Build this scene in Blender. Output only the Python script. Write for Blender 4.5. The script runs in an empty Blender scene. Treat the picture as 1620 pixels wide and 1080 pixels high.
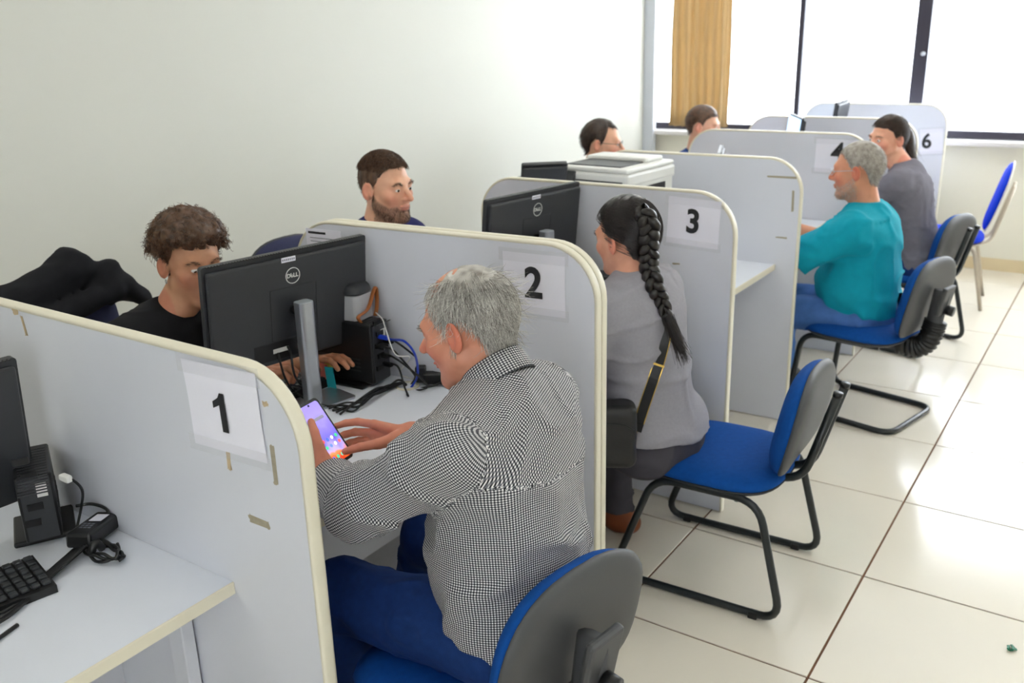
import bpy, bmesh, math, random
import numpy as np
from mathutils import Matrix, Vector
random.seed(7); np.random.seed(7)
S = bpy.context.scene
COL = S.collection

# ------------------------------------------------------------------ camera
CR = np.array([[0.8279, -0.1561, 0.5388], [0.5603, 0.2743, -0.7815], [-0.0258, 0.9489, 0.3146]])
_u, _s, _v = np.linalg.svd(CR); CR = _u @ _v
CF, CC = 1446.7, np.array([0, 0, 1.7248])
cam = bpy.data.cameras.new('camera'); camo = bpy.data.objects.new('camera', cam); COL.objects.link(camo)
cam.sensor_width = 36; cam.lens = 36 * CF / 1620
M4 = np.eye(4); M4[:3, :3] = CR; M4[:3, 3] = CC
camo.matrix_world = Matrix(M4.tolist())
cam.dof.use_dof = True; cam.dof.focus_distance = 2.0; cam.dof.aperture_fstop = 4.5
cam.clip_start = 0.05
S.camera = camo
def ray(px, py):
    v = CR @ np.array([px - 810, -(py - 540), -CF]); return v / np.linalg.norm(v)
def onz(px, py, z): v = ray(px, py); return CC + v * (z - CC[2]) / v[2]
def ony(px, py, y): v = ray(px, py); return CC + v * y / v[1]
def ond(px, py, d): return CC + ray(px, py) * d

# ------------------------------------------------------------------ world, lights, exposure
W = bpy.data.worlds.new('overcast_sky'); S.world = W; W.use_nodes = True
W.node_tree.nodes['Background'].inputs[0].default_value = (0.88, 0.94, 1.0, 1)
W.node_tree.nodes['Background'].inputs[1].default_value = 5.0
S.view_settings.view_transform = 'Standard'; S.view_settings.look = 'None'
S.view_settings.exposure = 1.14; S.view_settings.gamma = 1.0; S.view_settings.use_curve_mapping = False
def area(name, loc, rot, sx, sy, power, col):
    l = bpy.data.lights.new(name, 'AREA'); l.shape = 'RECTANGLE'; l.size = sx; l.size_y = sy; l.energy = power; l.color = col
    o = bpy.data.objects.new(name, l); COL.objects.link(o); o.location = loc; o.rotation_euler = rot
    return o
ADDED_LAMPS = [(x, y) for y in (-0.6, 1.5, 3.6, 5.7) for x in (-2.2, 0.4)]  # unseen ceiling lights, added as sources for the light on the partitions
for x, y in ADDED_LAMPS:
    area('added_ceiling_lamp_light', (x, y, 2.835), (0, 0, 0), 0.28, 1.18, 80, (0.97, 0.985, 1.0))

# ------------------------------------------------------------------ helpers
def lin(c):
    if isinstance(c, str): c = [int(c[i:i + 2], 16) / 255 for i in (0, 2, 4)]
    return tuple(((x / 12.92) if x <= 0.04045 else ((x + 0.055) / 1.055) ** 2.4) for x in c) + (1,)
MATS = {}
def mat(name, col, rough=0.5, metal=0.0, var=0.06, vscale=8.0, bump=0.0, bscale=200.0, emit=0.0, sub=0.0, coat=0.0, spec=0.5):
    if name in MATS: return MATS[name]
    m = bpy.data.materials.new(name); m.use_nodes = True; MATS[name] = m
    nt = m.node_tree; b = nt.nodes['Principled BSDF']
    c = lin(col)
    tc = nt.nodes.new('ShaderNodeTexCoord')
    nz = nt.nodes.new('ShaderNodeTexNoise'); nz.inputs['Scale'].default_value = vscale; nz.inputs['Detail'].default_value = 5
    nt.links.new(tc.outputs['Object'], nz.inputs['Vector'])
    mx = nt.nodes.new('ShaderNodeMix'); mx.data_type = 'RGBA'
    mx.inputs['A'].default_value = tuple(x * (1 - var) for x in c[:3]) + (1,)
    mx.inputs['B'].default_value = tuple(min(1, x * (1 + var)) for x in c[:3]) + (1,)
    nt.links.new(nz.outputs['Fac'], mx.inputs['Factor'])
    nt.links.new(mx.outputs['Result'], b.inputs['Base Color'])
    b.inputs['Roughness'].default_value = rough; b.inputs['Metallic'].default_value = metal
    b.inputs['Specular IOR Level'].default_value = spec
    if bump:
        n2 = nt.nodes.new('ShaderNodeTexNoise'); n2.inputs['Scale'].default_value = bscale; n2.inputs['Detail'].default_value = 3
        nt.links.new(tc.outputs['Object'], n2.inputs['Vector'])
        bp = nt.nodes.new('ShaderNodeBump'); bp.inputs['Strength'].default_value = bump; bp.inputs['Distance'].default_value = 0.002
        nt.links.new(n2.outputs['Fac'], bp.inputs['Height']); nt.links.new(bp.outputs['Normal'], b.inputs['Normal'])
    if emit:
        b.inputs['Emission Color'].default_value = c; b.inputs['Emission Strength'].default_value = emit
    if sub:
        b.inputs['Subsurface Weight'].default_value = sub; b.inputs['Subsurface Radius'].default_value = (1, .35, .2); b.inputs['Subsurface Scale'].default_value = 0.008
    if coat: b.inputs['Coat Weight'].default_value = coat
    m['nodes'] = 1
    return m
def setp(o, label=None, cat=None, group=None, kind=None):
    if label: o['label'] = label
    if cat: o['category'] = cat
    if group: o['group'] = group
    if kind: o['kind'] = kind
    return o
def thing(name, label, cat, loc=(0, 0, 0), rz=0.0, group=None):
    o = bpy.data.objects.new(name, None); COL.objects.link(o); o.empty_display_size = 0.05
    o.location = loc; o.rotation_euler = (0, 0, rz)
    return setp(o, label, cat, group)
def inv(parent):
    return (Matrix.Translation(parent.location) @ parent.rotation_euler.to_matrix().to_4x4()).inverted()
def link(o, parent=None, world=False):
    COL.objects.link(o)
    if parent is not None:
        o.parent = parent
        if world: o.matrix_parent_inverse = inv(parent)
    return o
def mesh(name, V, F, m, parent=None, world=False, smooth=True, mi=None):
    me = bpy.data.meshes.new(name); me.from_pydata([tuple(map(float, v)) for v in V], [], [tuple(map(int, f)) for f in F])
    for mm in (m if isinstance(m, (list, tuple)) else [m]): me.materials.append(mm)
    if mi is not None: me.polygons.foreach_set('material_index', mi)
    if smooth: me.polygons.foreach_set('use_smooth', [True] * len(me.polygons))
    me.update()
    return link(bpy.data.objects.new(name, me), parent, world)
def from_bm(name, bm, m, parent=None, world=False, smooth=False):
    me = bpy.data.meshes.new(name); bm.to_mesh(me); bm.free()
    for mm in (m if isinstance(m, (list, tuple)) else [m]): me.materials.append(mm)
    if smooth: me.polygons.foreach_set('use_smooth', [True] * len(me.polygons))
    return link(bpy.data.objects.new(name, me), parent, world)
def bm_box(bm, c, s, bev=0.0, seg=2, rot=None):
    r = bmesh.ops.create_cube(bm, size=1.0)
    vs = r['verts']
    M = Matrix.Translation(c) @ (rot.to_4x4() if rot is not None else Matrix.Identity(4)) @ Matrix.Diagonal((s[0], s[1], s[2], 1))
    bmesh.ops.transform(bm, matrix=M, verts=vs)
    if bev:
        es = list({e for v in vs for e in v.link_edges})
        bmesh.ops.bevel(bm, geom=es, offset=bev, segments=seg, profile=0.5, affect='EDGES')
def box(name, c, s, m, parent=None, bev=0.0, rot=None, world=False, seg=2):
    bm = bmesh.new(); bm_box(bm, c, s, bev, seg, rot); return from_bm(name, bm, m, parent, world)
def boxes(name, lst, m, parent=None, world=False):
    bm = bmesh.new()
    for a in lst: bm_box(bm, *a)
    return from_bm(name, bm, m, parent, world)
def fillet(pts, r, n=6, closed=False):
    pts = [np.array(p, float) for p in pts]; out = []
    N = len(pts)
    for i, p in enumerate(pts):
        if not closed and i in (0, N - 1): out.append(p); continue
        a, b = pts[i - 1] - p, pts[(i + 1) % N] - p
        la, lb = np.linalg.norm(a), np.linalg.norm(b); rr = min(r, la * .49, lb * .49)
        A, B = p + a / la * rr, p + b / lb * rr
        for k in range(n + 1):
            t = k / n; out.append((1 - t) ** 2 * A + 2 * t * (1 - t) * p + t * t * B)
    return out
def smooth_path(pts, n=6):
    P = [np.array(p, float) for p in pts]; P = [2 * P[0] - P[1]] + P + [2 * P[-1] - P[-2]]; out = []
    for i in range(1, len(P) - 2):
        for k in range(n):
            t = k / n
            out.append(.5 * ((2 * P[i]) + (-P[i-1] + P[i+1]) * t + (2*P[i-1] - 5*P[i] + 4*P[i+1] - P[i+2]) * t * t + (-P[i-1] + 3*P[i] - 3*P[i+1] + P[i+2]) * t ** 3))
    out.append(P[-2]); return out
def tube_geo(pts, r, seg=8, closed=False, caps=True, flat=1.0):
    P = np.array(pts, float); N = len(P)
    R_ = np.full(N, r) if np.isscalar(r) else np.array(r, float)
    if closed: T = np.roll(P, -1, 0) - np.roll(P, 1, 0)
    else: T = np.gradient(P, axis=0)
    T /= np.linalg.norm(T, axis=1)[:, None] + 1e-12
    n = np.cross(T[0], [0, 0, 1.]); 
    if np.linalg.norm(n) < 1e-3: n = np.cross(T[0], [1., 0, 0])
    n /= np.linalg.norm(n); V = []; F = []
    for i in range(N):
        n = n - T[i] * np.dot(n, T[i]); n /= np.linalg.norm(n) + 1e-12; b = np.cross(T[i], n)
        for k in range(seg):
            a = 2 * math.pi * k / seg; V.append(P[i] + R_[i] * (math.cos(a) * n + flat * math.sin(a) * b))
    for i in range(N if closed else N - 1):
        j = (i + 1) % N
        for k in range(seg):
            l = (k + 1) % seg; F.append((i*seg+k, i*seg+l, j*seg+l, j*seg+k))
    if caps and not closed:
        F.append(tuple(range(seg))[::-1]); F.append(tuple((N-1)*seg + k for k in range(seg)))
    return V, F
def tube(name, pts, r, m, parent=None, seg=8, closed=False, world=False, flat=1.0):
    V, F = tube_geo(pts, r, seg, closed, flat=flat); return mesh(name, V, F, m, parent, world)
def merge(parts):
    V = []; F = []
    for v, f in parts:
        o = len(V); V += list(v); F += [tuple(i + o for i in q) for q in f]
    return V, F
def outline_rr(w, h, r, n=8, corners=(1, 1, 1, 1)):
    # rounded rectangle centred at 0, ccw, corners order: (+,+) (-,+) (-,-) (+,-)
    pts = []
    for (sx, sy, a0), on in zip(((1, 1, 0), (-1, 1, 90), (-1, -1, 180), (1, -1, 270)), corners):
        if not on or r == 0: pts.append((sx * w / 2, sy * h / 2)); continue
        cx, cy = sx * (w / 2 - r), sy * (h / 2 - r)
        for k in range(n + 1):
            a = math.radians(a0 + 90 * k / n); pts.append((cx + r * math.cos(a), cy + r * math.sin(a)))
    return pts
def prism_geo(pts, t0, t1, axis='z'):
    n = len(pts); V = [(x, y, t0) for x, y in pts] + [(x, y, t1) for x, y in pts]
    F = [tuple(range(n))[::-1], tuple(range(n, 2 * n))] + [(i, (i + 1) % n, n + (i + 1) % n, n + i) for i in range(n)]
    if axis == 'y': V = [(x, -z, y) for x, y, z in V]
    if axis == 'x': V = [(z, x, y) for x, y, z in V]
    return V, F
def cushion_geo(w, d, top, bot, p=3.2, K=9, N=40, edge=0.55, fn=None):
    # pillow: superellipse outline, domed top and bottom; fn warps points
    V = []; F = []
    def outl(a):
        c, s = math.cos(a), math.sin(a)
        return (abs(c) ** (2 / p) * (1 if c > 0 else -1) * w / 2, abs(s) ** (2 / p) * (1 if s > 0 else -1) * d / 2)
    rs = [math.sin(math.pi / 2 * k / K) for k in range(1, K + 1)]
    V.append((0, 0, top))
    for r in rs:
        z = top * (1 - r ** 6) ** edge if r < 1 else 0
        for i in range(N):
            x, y = outl(2 * math.pi * i / N); V.append((x * r, y * r, z))
    nt = len(V)
    for r in rs[:-1][::-1]:
        z = -bot * (1 - r ** 6) ** edge
        for i in range(N):
            x, y = outl(2 * math.pi * i / N); V.append((x * r, y * r, z))
    V.append((0, 0, -bot))
    for i in range(N): F.append((0, 1 + i, 1 + (i + 1) % N))
    tot = 2 * K - 1
    for k in range(tot - 1):
        for i in range(N):
            a = 1 + k * N; F.append((a + i, a + N + i, a + N + (i + 1) % N, a + (i + 1) % N))
    a = 1 + (tot - 1) * N
    for i in range(N): F.append((a + i, len(V) - 1, a + (i + 1) % N))
    if fn: V = [fn(*v) for v in V]
    return V, F
def text_obj(name, s, size, m, parent=None, M=None, extrude=0.0004, shear=0.0, bold=0.0, sx=1.0):
    cu = bpy.data.curves.new(name, 'FONT'); cu.body = s; cu.size = size; cu.align_x = 'CENTER'; cu.align_y = 'CENTER'
    cu.extrude = extrude; cu.shear = shear; cu.offset = bold; cu.resolution_u = 4
    tmp = bpy.data.objects.new('tmp', cu); COL.objects.link(tmp)
    bpy.context.view_layer.update()
    me = bpy.data.meshes.new_from_object(tmp.evaluated_get(bpy.context.evaluated_depsgraph_get()))
    bpy.data.objects.remove(tmp); bpy.data.curves.remove(cu)
    me.name = name; me.materials.clear(); me.materials.append(m)
    X = Matrix.Diagonal((sx, 1, 1, 1))
    me.transform((M @ X) if M is not None else X)
    return link(bpy.data.objects.new(name, me), parent)
def copy_tree(o, parent=None):
    c = o.copy(); COL.objects.link(c); c.parent = parent
    if parent is not None: c.matrix_parent_inverse = o.matrix_parent_inverse.copy()
    for ch in list(o.children): copy_tree(ch, c)
    return c

# ------------------------------------------------------------------ materials
m_wall = mat('painted_wall', 'DDDDD5', 0.75, var=0.025, vscale=1.5, bump=0.08, bscale=180)
m_wallb = mat('painted_wall_cream', 'EAE6D6', 0.7, var=0.02, vscale=2, bump=0.06, bscale=180)
m_ceil = mat('ceiling_paint', 'F2F1EC', 0.85, var=0.02)
m_grout = mat('brown_grout', '6E4A30', 0.8, var=0.25, vscale=30)
m_tile = mat('cream_porcelain', 'E8E1D3', 0.16, var=0.07, vscale=2.2, spec=0.6)
m_lam = mat('grey_laminate', 'D8DAE3', 0.36, var=0.03, vscale=5, bump=0.03, bscale=500)
m_band = mat('cream_edge_band', 'E6E0CC', 0.4, var=0.05, vscale=12)
m_desk = mat('white_laminate', 'E6EAF4', 0.35, var=0.03, vscale=6, bump=0.02, bscale=500)
m_paper = mat('white_paper', 'EEEDF8', 0.7, var=0.02, vscale=20)
m_ink = mat('black_ink', '222226', 0.6, var=0.1)
m_inkg = mat('grey_ink', '7a7d88', 0.6)
m_dark = mat('dark_plastic', '34363A', 0.42, var=0.1, bump=0.05, bscale=900)
m_black = mat('black_plastic', '141517', 0.4, var=0.1)
m_cable = mat('black_cable', '121315', 0.45)
m_cabblue = mat('blue_cable', '1B3FC0', 0.4)
m_white = mat('white_plastic', 'E6E6E2', 0.4)
m_silver = mat('brushed_silver', 'B9BDC4', 0.33, metal=0.85, var=0.06, vscale=60)
m_blue = mat('blue_fabric', '0C4C9C', 0.85, var=0.22, vscale=60, bump=0.5, bscale=900, spec=0.2)
m_bluef = mat('royal_blue_fabric', '0A36C8', 0.8, var=0.15, vscale=40, bump=0.4, bscale=800, spec=0.2)
m_shell = mat('grey_shell_plastic', '494A4D', 0.5, var=0.06, bump=0.25, bscale=700)
m_frame = mat('black_enamel_tube', '1B2124', 0.3, var=0.08)
m_chrome = mat('champagne_metal', 'B9AFA0', 0.3, metal=0.7)
m_alu = mat('dark_window_aluminium', '37343F', 0.4, metal=0.3)
m_jacket = mat('black_cloth', '1E1F23', 0.9, var=0.3, vscale=25, bump=0.3, bscale=500, spec=0.2)
m_navychair = mat('navy_mesh_fabric', '3A3D5A', 0.85, var=0.15, vscale=50, bump=0.3, bscale=700, spec=0.2)
m_leather = mat('tan_leather', 'A8622F', 0.5, var=0.15, vscale=30)
m_gold = mat('gold_metal', 'D8B25A', 0.3, metal=0.9)
m_bag = mat('black_bag_leather', '1B1B1D', 0.45, bump=0.3, bscale=300)
m_curt = mat('beige_curtain', 'C6AE86', 0.85, var=0.12, vscale=10)
nt = m_curt.node_tree; _tl = nt.nodes.new('ShaderNodeBsdfTranslucent'); _tl.inputs[0].default_value = lin('CBB48C'); _mx = nt.nodes.new('ShaderNodeMixShader'); _mx.inputs[0].default_value = .35
nt.links.new(nt.nodes['Principled BSDF'].outputs[0], _mx.inputs[1]); nt.links.new(_tl.outputs[0], _mx.inputs[2]); nt.links.new(_mx.outputs[0], nt.nodes['Material Output'].inputs[0])
# ------------------------------------------------------------------ room
XW, YW, XR, YB, ZC = -3.62, 7.45, 2.6, -1.9, 2.85
floor = box('floor', ((XW + XR) / 2, (YB + YW) / 2, -0.06), (XR - XW + .3, YW - YB + .3, 0.112), m_grout); setp(floor, 'cream porcelain tile floor with brown grout lines', None, None, 'structure')
TX0, TY0, TS = -0.5495, 2.2148, 0.6
bm = bmesh.new(); bm_box(bm, (0, 0, -0.005), (TS - .007, TS - .007, 0.01), 0.0012, 1)
tile_me = bpy.data.meshes.new('floor_tile'); bm.to_mesh(tile_me); bm.free(); tile_me.materials.append(m_tile)
i0, i1 = math.floor((XW - TX0) / TS), math.ceil((XR - TX0) / TS); j0, j1 = math.floor((YB - TY0) / TS), math.ceil((YW - TY0) / TS)
cutcache = {}
for i in range(i0, i1):
    for j in range(j0, j1):
        xa, xb = max(XW, TX0 + i * TS), min(XR, TX0 + (i + 1) * TS); ya, yb = max(YB, TY0 + j * TS), min(YW, TY0 + (j + 1) * TS)
        if xb - xa < .02 or yb - ya < .02: continue
        if xb - xa > TS - 1e-4 and yb - ya > TS - 1e-4: me = tile_me
        else:
            key = (round(xb - xa, 3), round(yb - ya, 3))
            if key not in cutcache:
                bm = bmesh.new(); bm_box(bm, (0, 0, -0.005), (xb - xa - .007, yb - ya - .007, 0.01), 0.0012, 1)
                me = bpy.data.meshes.new('floor_tile'); bm.to_mesh(me); bm.free(); me.materials.append(m_tile); cutcache[key] = me
            me = cutcache[key]
        o = bpy.data.objects.new('floor_tile', me); link(o, floor); o.location = ((xa + xb) / 2, (ya + yb) / 2, 0)
setp(box('wall_left', (XW - .08, (YB + YW) / 2, ZC / 2), (.16, YW - YB + .3, ZC), m_wall), 'plain off-white painted wall behind the staff seats', None, None, 'structure')
setp(box('wall_right', (XR + .08, (YB + YW) / 2, ZC / 2), (.16, YW - YB + .3, ZC), m_wall), 'off-white painted wall across the aisle', None, None, 'structure')
RX0, RX1, RZ0, RZ1 = 0.1, 1.4, 1.0, 2.2
rb = bmesh.new()
for c_, s_ in ((((XW + XR) / 2, YB - .08, RZ0 / 2), (XR - XW, .16, RZ0)), (((XW + XR) / 2, YB - .08, (RZ1 + ZC) / 2), (XR - XW, .16, ZC - RZ1)), (((XW + RX0) / 2, YB - .08, (RZ0 + RZ1) / 2), (RX0 - XW, .16, RZ1 - RZ0)), (((RX1 + XR) / 2, YB - .08, (RZ0 + RZ1) / 2), (XR - RX1, .16, RZ1 - RZ0))): bm_box(rb, c_, s_)
setp(from_bm('wall_rear', rb, m_wall), 'off-white painted wall opposite the long window', None, None, 'structure')
setp(box('ceiling', ((XW + XR) / 2, (YB + YW) / 2, ZC + .05), (XR - XW + .3, YW - YB + .3, .1), m_ceil), 'white flat ceiling', None, None, 'structure')
# window wall: masonry under and above the long window
WZ0, WZ1, WX0, WX1 = 0.945, 2.45, XW + .005, XR - .25
wb = bmesh.new()
bm_box(wb, ((XW + XR) / 2, YW + .08, WZ0 / 2 - .02), (XR - XW, .16, WZ0 - .04))
bm_box(wb, ((XW + XR) / 2, YW + .08, (WZ1 + ZC) / 2), (XR - XW, .16, ZC - WZ1))
bm_box(wb, ((XW + WX0) / 2, YW + .08, (WZ0 + WZ1) / 2), (WX0 - XW, .16, WZ1 - WZ0))
bm_box(wb, ((WX1 + XR) / 2, YW + .08, (WZ0 + WZ1) / 2), (XR - WX1, .16, WZ1 - WZ0))
setp(from_bm('wall_back', wb, m_wallb), 'cream painted wall under the long window', None, None, 'structure')
setp(box('baseboard_back', ((XW + XR) / 2, YW - .006, .045), (XR - XW, .012, .09), mat('tile_skirting', 'E2CFA9', 0.25, var=.08, vscale=4), bev=.002), 'cream tile skirting under the window', None, None, 'structure')
setp(box('trim_1', (XW + .05, YW - .09, ZC / 2), (.10, .06, ZC - .004), mat('grey_blue_trim', 'C7CBD2', .5), bev=.006), 'narrow upright casing at the wall corner', None, None, 'structure')
win = thing('window_1', 'long dark aluminium framed window with blown-out daylight', None, ((WX0 + WX1) / 2, YW, WZ0)); win['kind'] = 'structure'
zc, zh = (WZ0 + WZ1) / 2, WZ1 - WZ0
box('window_rail', ((WX0 + WX1) / 2, YW + .05, WZ0 + .027), (WX1 - WX0, .07, .055), m_alu, win, .004, world=True)
box('window_rail', ((WX0 + WX1) / 2, YW + .05, WZ1 - .027), (WX1 - WX0, .07, .055), m_alu, win, .004, world=True)
mull = [(WX0 + .01, .02), (-2.343, .042), (-1.457, .10), (-0.30, .042), (0.60, .10), (1.60, .042), (WX1 - .02, .04)]
for x, w in mull:
    mo = box('mullion', (x, YW + .05, zc), (w, .062, zh - .11), m_alu, win, .004, world=True)
    if abs(x + 1.457) < .01:
        V, F = prism_geo([(.016 * math.cos(a), .016 * math.sin(a)) for a in np.linspace(0, 2 * math.pi, 16, endpoint=False)], 0, .02, 'y')
        mesh('latch_knob', [(x + .02 + a, YW + .02 + b, 1.54 + c) for a, b, c in V], F, m_silver, mo, world=False)
gl = bpy.data.materials.new('window_glass'); gl.use_nodes = True
nt = gl.node_tree; b = nt.nodes['Principled BSDF']; tr = nt.nodes.new('ShaderNodeBsdfTransparent'); mx = nt.nodes.new('ShaderNodeMixShader')
b.inputs['Roughness'].default_value = .03; b.inputs['Base Color'].default_value = (.8, .85, .9, 1); mx.inputs[0].default_value = .06
nt.links.new(tr.outputs[0], mx.inputs[1]); nt.links.new(b.outputs[0], mx.inputs[2]); nt.links.new(mx.outputs[0], nt.nodes['Material Output'].inputs[0])
for (xa, wa), (xb, wb_) in zip(mull[:-1], mull[1:]):
    box('window_pane', ((xa + wa / 2 + xb - wb_ / 2) / 2, YW + .05, zc), (xb - wb_ / 2 - xa - wa / 2, .006, zh - .11), gl, win, world=True)
box('window_sill', ((WX0 + WX1) / 2, YW - .02, WZ0 - .022), (WX1 - WX0 + .1, .17, .035), mat('pale_sill_stone', 'DAD6D4', .4, var=.05), win, .004, world=True)
rw = thing('added_window_2', 'small dark framed window added out of view opposite the long window to light the partitions', None, ((RX0 + RX1) / 2, YB, RZ0)); rw['kind'] = 'structure'  # unseen window, added so daylight reaches the camera-side partition faces
for z_ in (RZ0 + .025, RZ1 - .025): box('window_rail', ((RX0 + RX1) / 2, YB - .06, z_), (RX1 - RX0, .06, .05), m_alu, rw, .004, world=True)
for x_ in (RX0 + .02, (RX0 + RX1) / 2, RX1 - .02): box('mullion', (x_, YB - .06, (RZ0 + RZ1) / 2), (.04, .055, RZ1 - RZ0 - .1), m_alu, rw, .004, world=True)
for s_ in (-1, 1): box('window_pane', ((RX0 + RX1) / 2 + s_ * (RX1 - RX0) / 4, YB - .06, (RZ0 + RZ1) / 2), ((RX1 - RX0) / 2 - .06, .006, RZ1 - RZ0 - .1), gl, rw, world=True)
# curtain
def curtain(x0, x1, label):
    t = thing('curtain', label, 'curtain', ((x0 + x1) / 2, YW - .12, .98))
    n = 60; V = []; F = []
    for k, z in enumerate(np.linspace(.985, 2.55, 12)):
        for i in range(n + 1):
            u = i / n; x = x0 + (x1 - x0) * u
            y = YW - .115 + .022 * math.sin(u * 40 + .6 * math.sin(u * 9)) + .012 * math.sin(u * 91 + k * .12)
            V.append((x + .004 * math.sin(k + i * .7), y, z))
    for k in range(11):
        for i in range(n): a = k * (n + 1) + i; F.append((a, a + 1, a + n + 2, a + n + 1))
    o = mesh('curtain_cloth', V, F, m_curt, t, True); md = o.modifiers.new('s', 'SOLIDIFY'); md.thickness = .004
    tube('curtain_rod', [(x0 - .1, YW - .115, 2.56), (x1 + .1, YW - .115, 2.56)], .012, m_silver, t, world=True)
curtain(-3.37, -2.86, 'gathered beige curtain hanging at the corner end of the window')
curtain(1.7, 2.2, 'gathered beige curtain hanging at the aisle end of the window')
for x, y in ADDED_LAMPS:  # fixtures for the added ceiling lights, all out of view
    t = thing('added_ceiling_light', 'recessed white fluorescent ceiling light added out of view as a light source', 'light', (x, y, ZC - .02), group='added ceiling lights')
    box('frame', (0, 0, .005), (.36, 1.26, .025), m_white, t, .003)
    box('diffuser', (0, 0, -.0085), (.28, 1.18, .004), mat('lamp_diffuser', 'FFFDF5', .5, emit=3.0), t)

# ------------------------------------------------------------------ partitions
def partition(y, x0, x1, h, label, t=.026, rz=0.0, r=.15, group=None):
    # local: X along the panel, Y thickness, origin at the front foot corner
    p = thing('partition_panel', label, 'partition', (x1, y, 0), rz, group)
    L = x1 - x0
    ol = [(x - L / 2, z + h / 2) for x, z in outline_rr(L, h, r, 10, (1, 1, 0, 0))]
    ol = [(x, z + .004) for x, z in ol]
    V, F = prism_geo(ol, -t / 2, t / 2, 'y'); mesh('panel_board', V, F, m_lam, p, smooth=False)
    # edge band: lip swept round ends and top
    ctr = np.array([-L / 2, h / 2]); pts = [np.array(q) for q in ol]
    # start at foot front corner and go over the top to foot rear corner
    k = len(pts); seq = [pts[-1]] + pts[:-1]
    V = []; F = []
    for i, q in enumerate(seq):
        a = seq[max(i - 1, 0)]; b_ = seq[min(i + 1, k - 1)]; d = b_ - a; d /= np.linalg.norm(d) + 1e-9
        nrm = np.array([d[1], -d[0]])
        for off, yy in ((-.0004, -t / 2 - .0012), (.0025, -t / 2 - .0008), (.0042, -t * .3), (.0042, t * .3), (.0025, t / 2 + .0008), (-.0004, t / 2 + .0012), (-.005, t / 2 + .0003), (-.005, -t / 2 - .0003)):
            V.append((q[0] + nrm[0] * off, yy, q[1] + nrm[1] * off))
    for i in range(k - 1):
        for j in range(8): F.append((i * 8 + j, i * 8 + (j + 1) % 8, i * 8 + 8 + (j + 1) % 8, i * 8 + 8 + j))
    F += [tuple(range(8)), tuple((k - 1) * 8 + j for j in range(8))[::-1]]
    mesh('edge_band', V, F, m_band, p)
    return p
XB = -2.18
PAN = [(0.968, -1.098), (2.043, -1.128), (2.074, -1.128), (2.985, -1.112), (3.945, -1.185), (5.03, -1.16), (5.97, -1.125), (7.17, -1.17)]
labs = ['grey partition panel with cream edging bearing the numeral 1 sheet', 'grey partition panel bearing the numeral 2 sheet, beside the checked-shirt man',
        'grey partition panel doubled up against the back of the numeral 2 panel', 'grey partition panel bearing the numeral 3 sheet beside the braided woman',
        'grey partition panel with tape marks and no sheet, in front of the teal-shirt man', 'grey partition panel bearing the numeral 4 sheet behind the teal-shirt man',
        'grey partition panel behind the ponytailed woman', 'grey partition panel bearing the numeral 6 sheet nearest the window']
RZ = [0, math.radians(3.6), math.radians(3.6), 0, 0, 0, 0, 0]
for (y, x), l, rz_ in zip(PAN, labs, RZ): partition(y, XB if y > 1 else -2.35, x, 1.2, l, r=.15 if y > 1 else .14, rz=rz_)
def onpanel(i, px, py, off):
    # ray through a pixel onto the camera-side face of panel i, lifted by off
    n = A2(math.sin(RZ[i]), -math.cos(RZ[i])); p0 = A2(PAN[i][1], PAN[i][0]) + n * (.013 + off); v = ray(px, py)
    return CC + v * ((p0 @ n) / (v[:2] @ n))
def A2(a, b): return np.array([a, b], float)
m_tape = bpy.data.materials.new('clear_tape'); m_tape.use_nodes = True
nt = m_tape.node_tree; b = nt.nodes['Principled BSDF']; tr = nt.nodes.new('ShaderNodeBsdfTransparent'); mx = nt.nodes.new('ShaderNodeMixShader')
b.inputs['Base Color'].default_value = lin('E2E2E6'); b.inputs['Roughness'].default_value = .25; mx.inputs[0].default_value = .16
nt.links.new(tr.outputs[0], mx.inputs[1]); nt.links.new(b.outputs[0], mx.inputs[2]); nt.links.new(mx.outputs[0], nt.nodes['Material Output'].inputs[0])
m_resid = mat('old_tape_residue', 'A39A86', .7, var=.25, vscale=90)
m_resid2 = mat('torn_paper_residue', 'C3AE8E', .8, var=.25, vscale=60)
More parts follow.
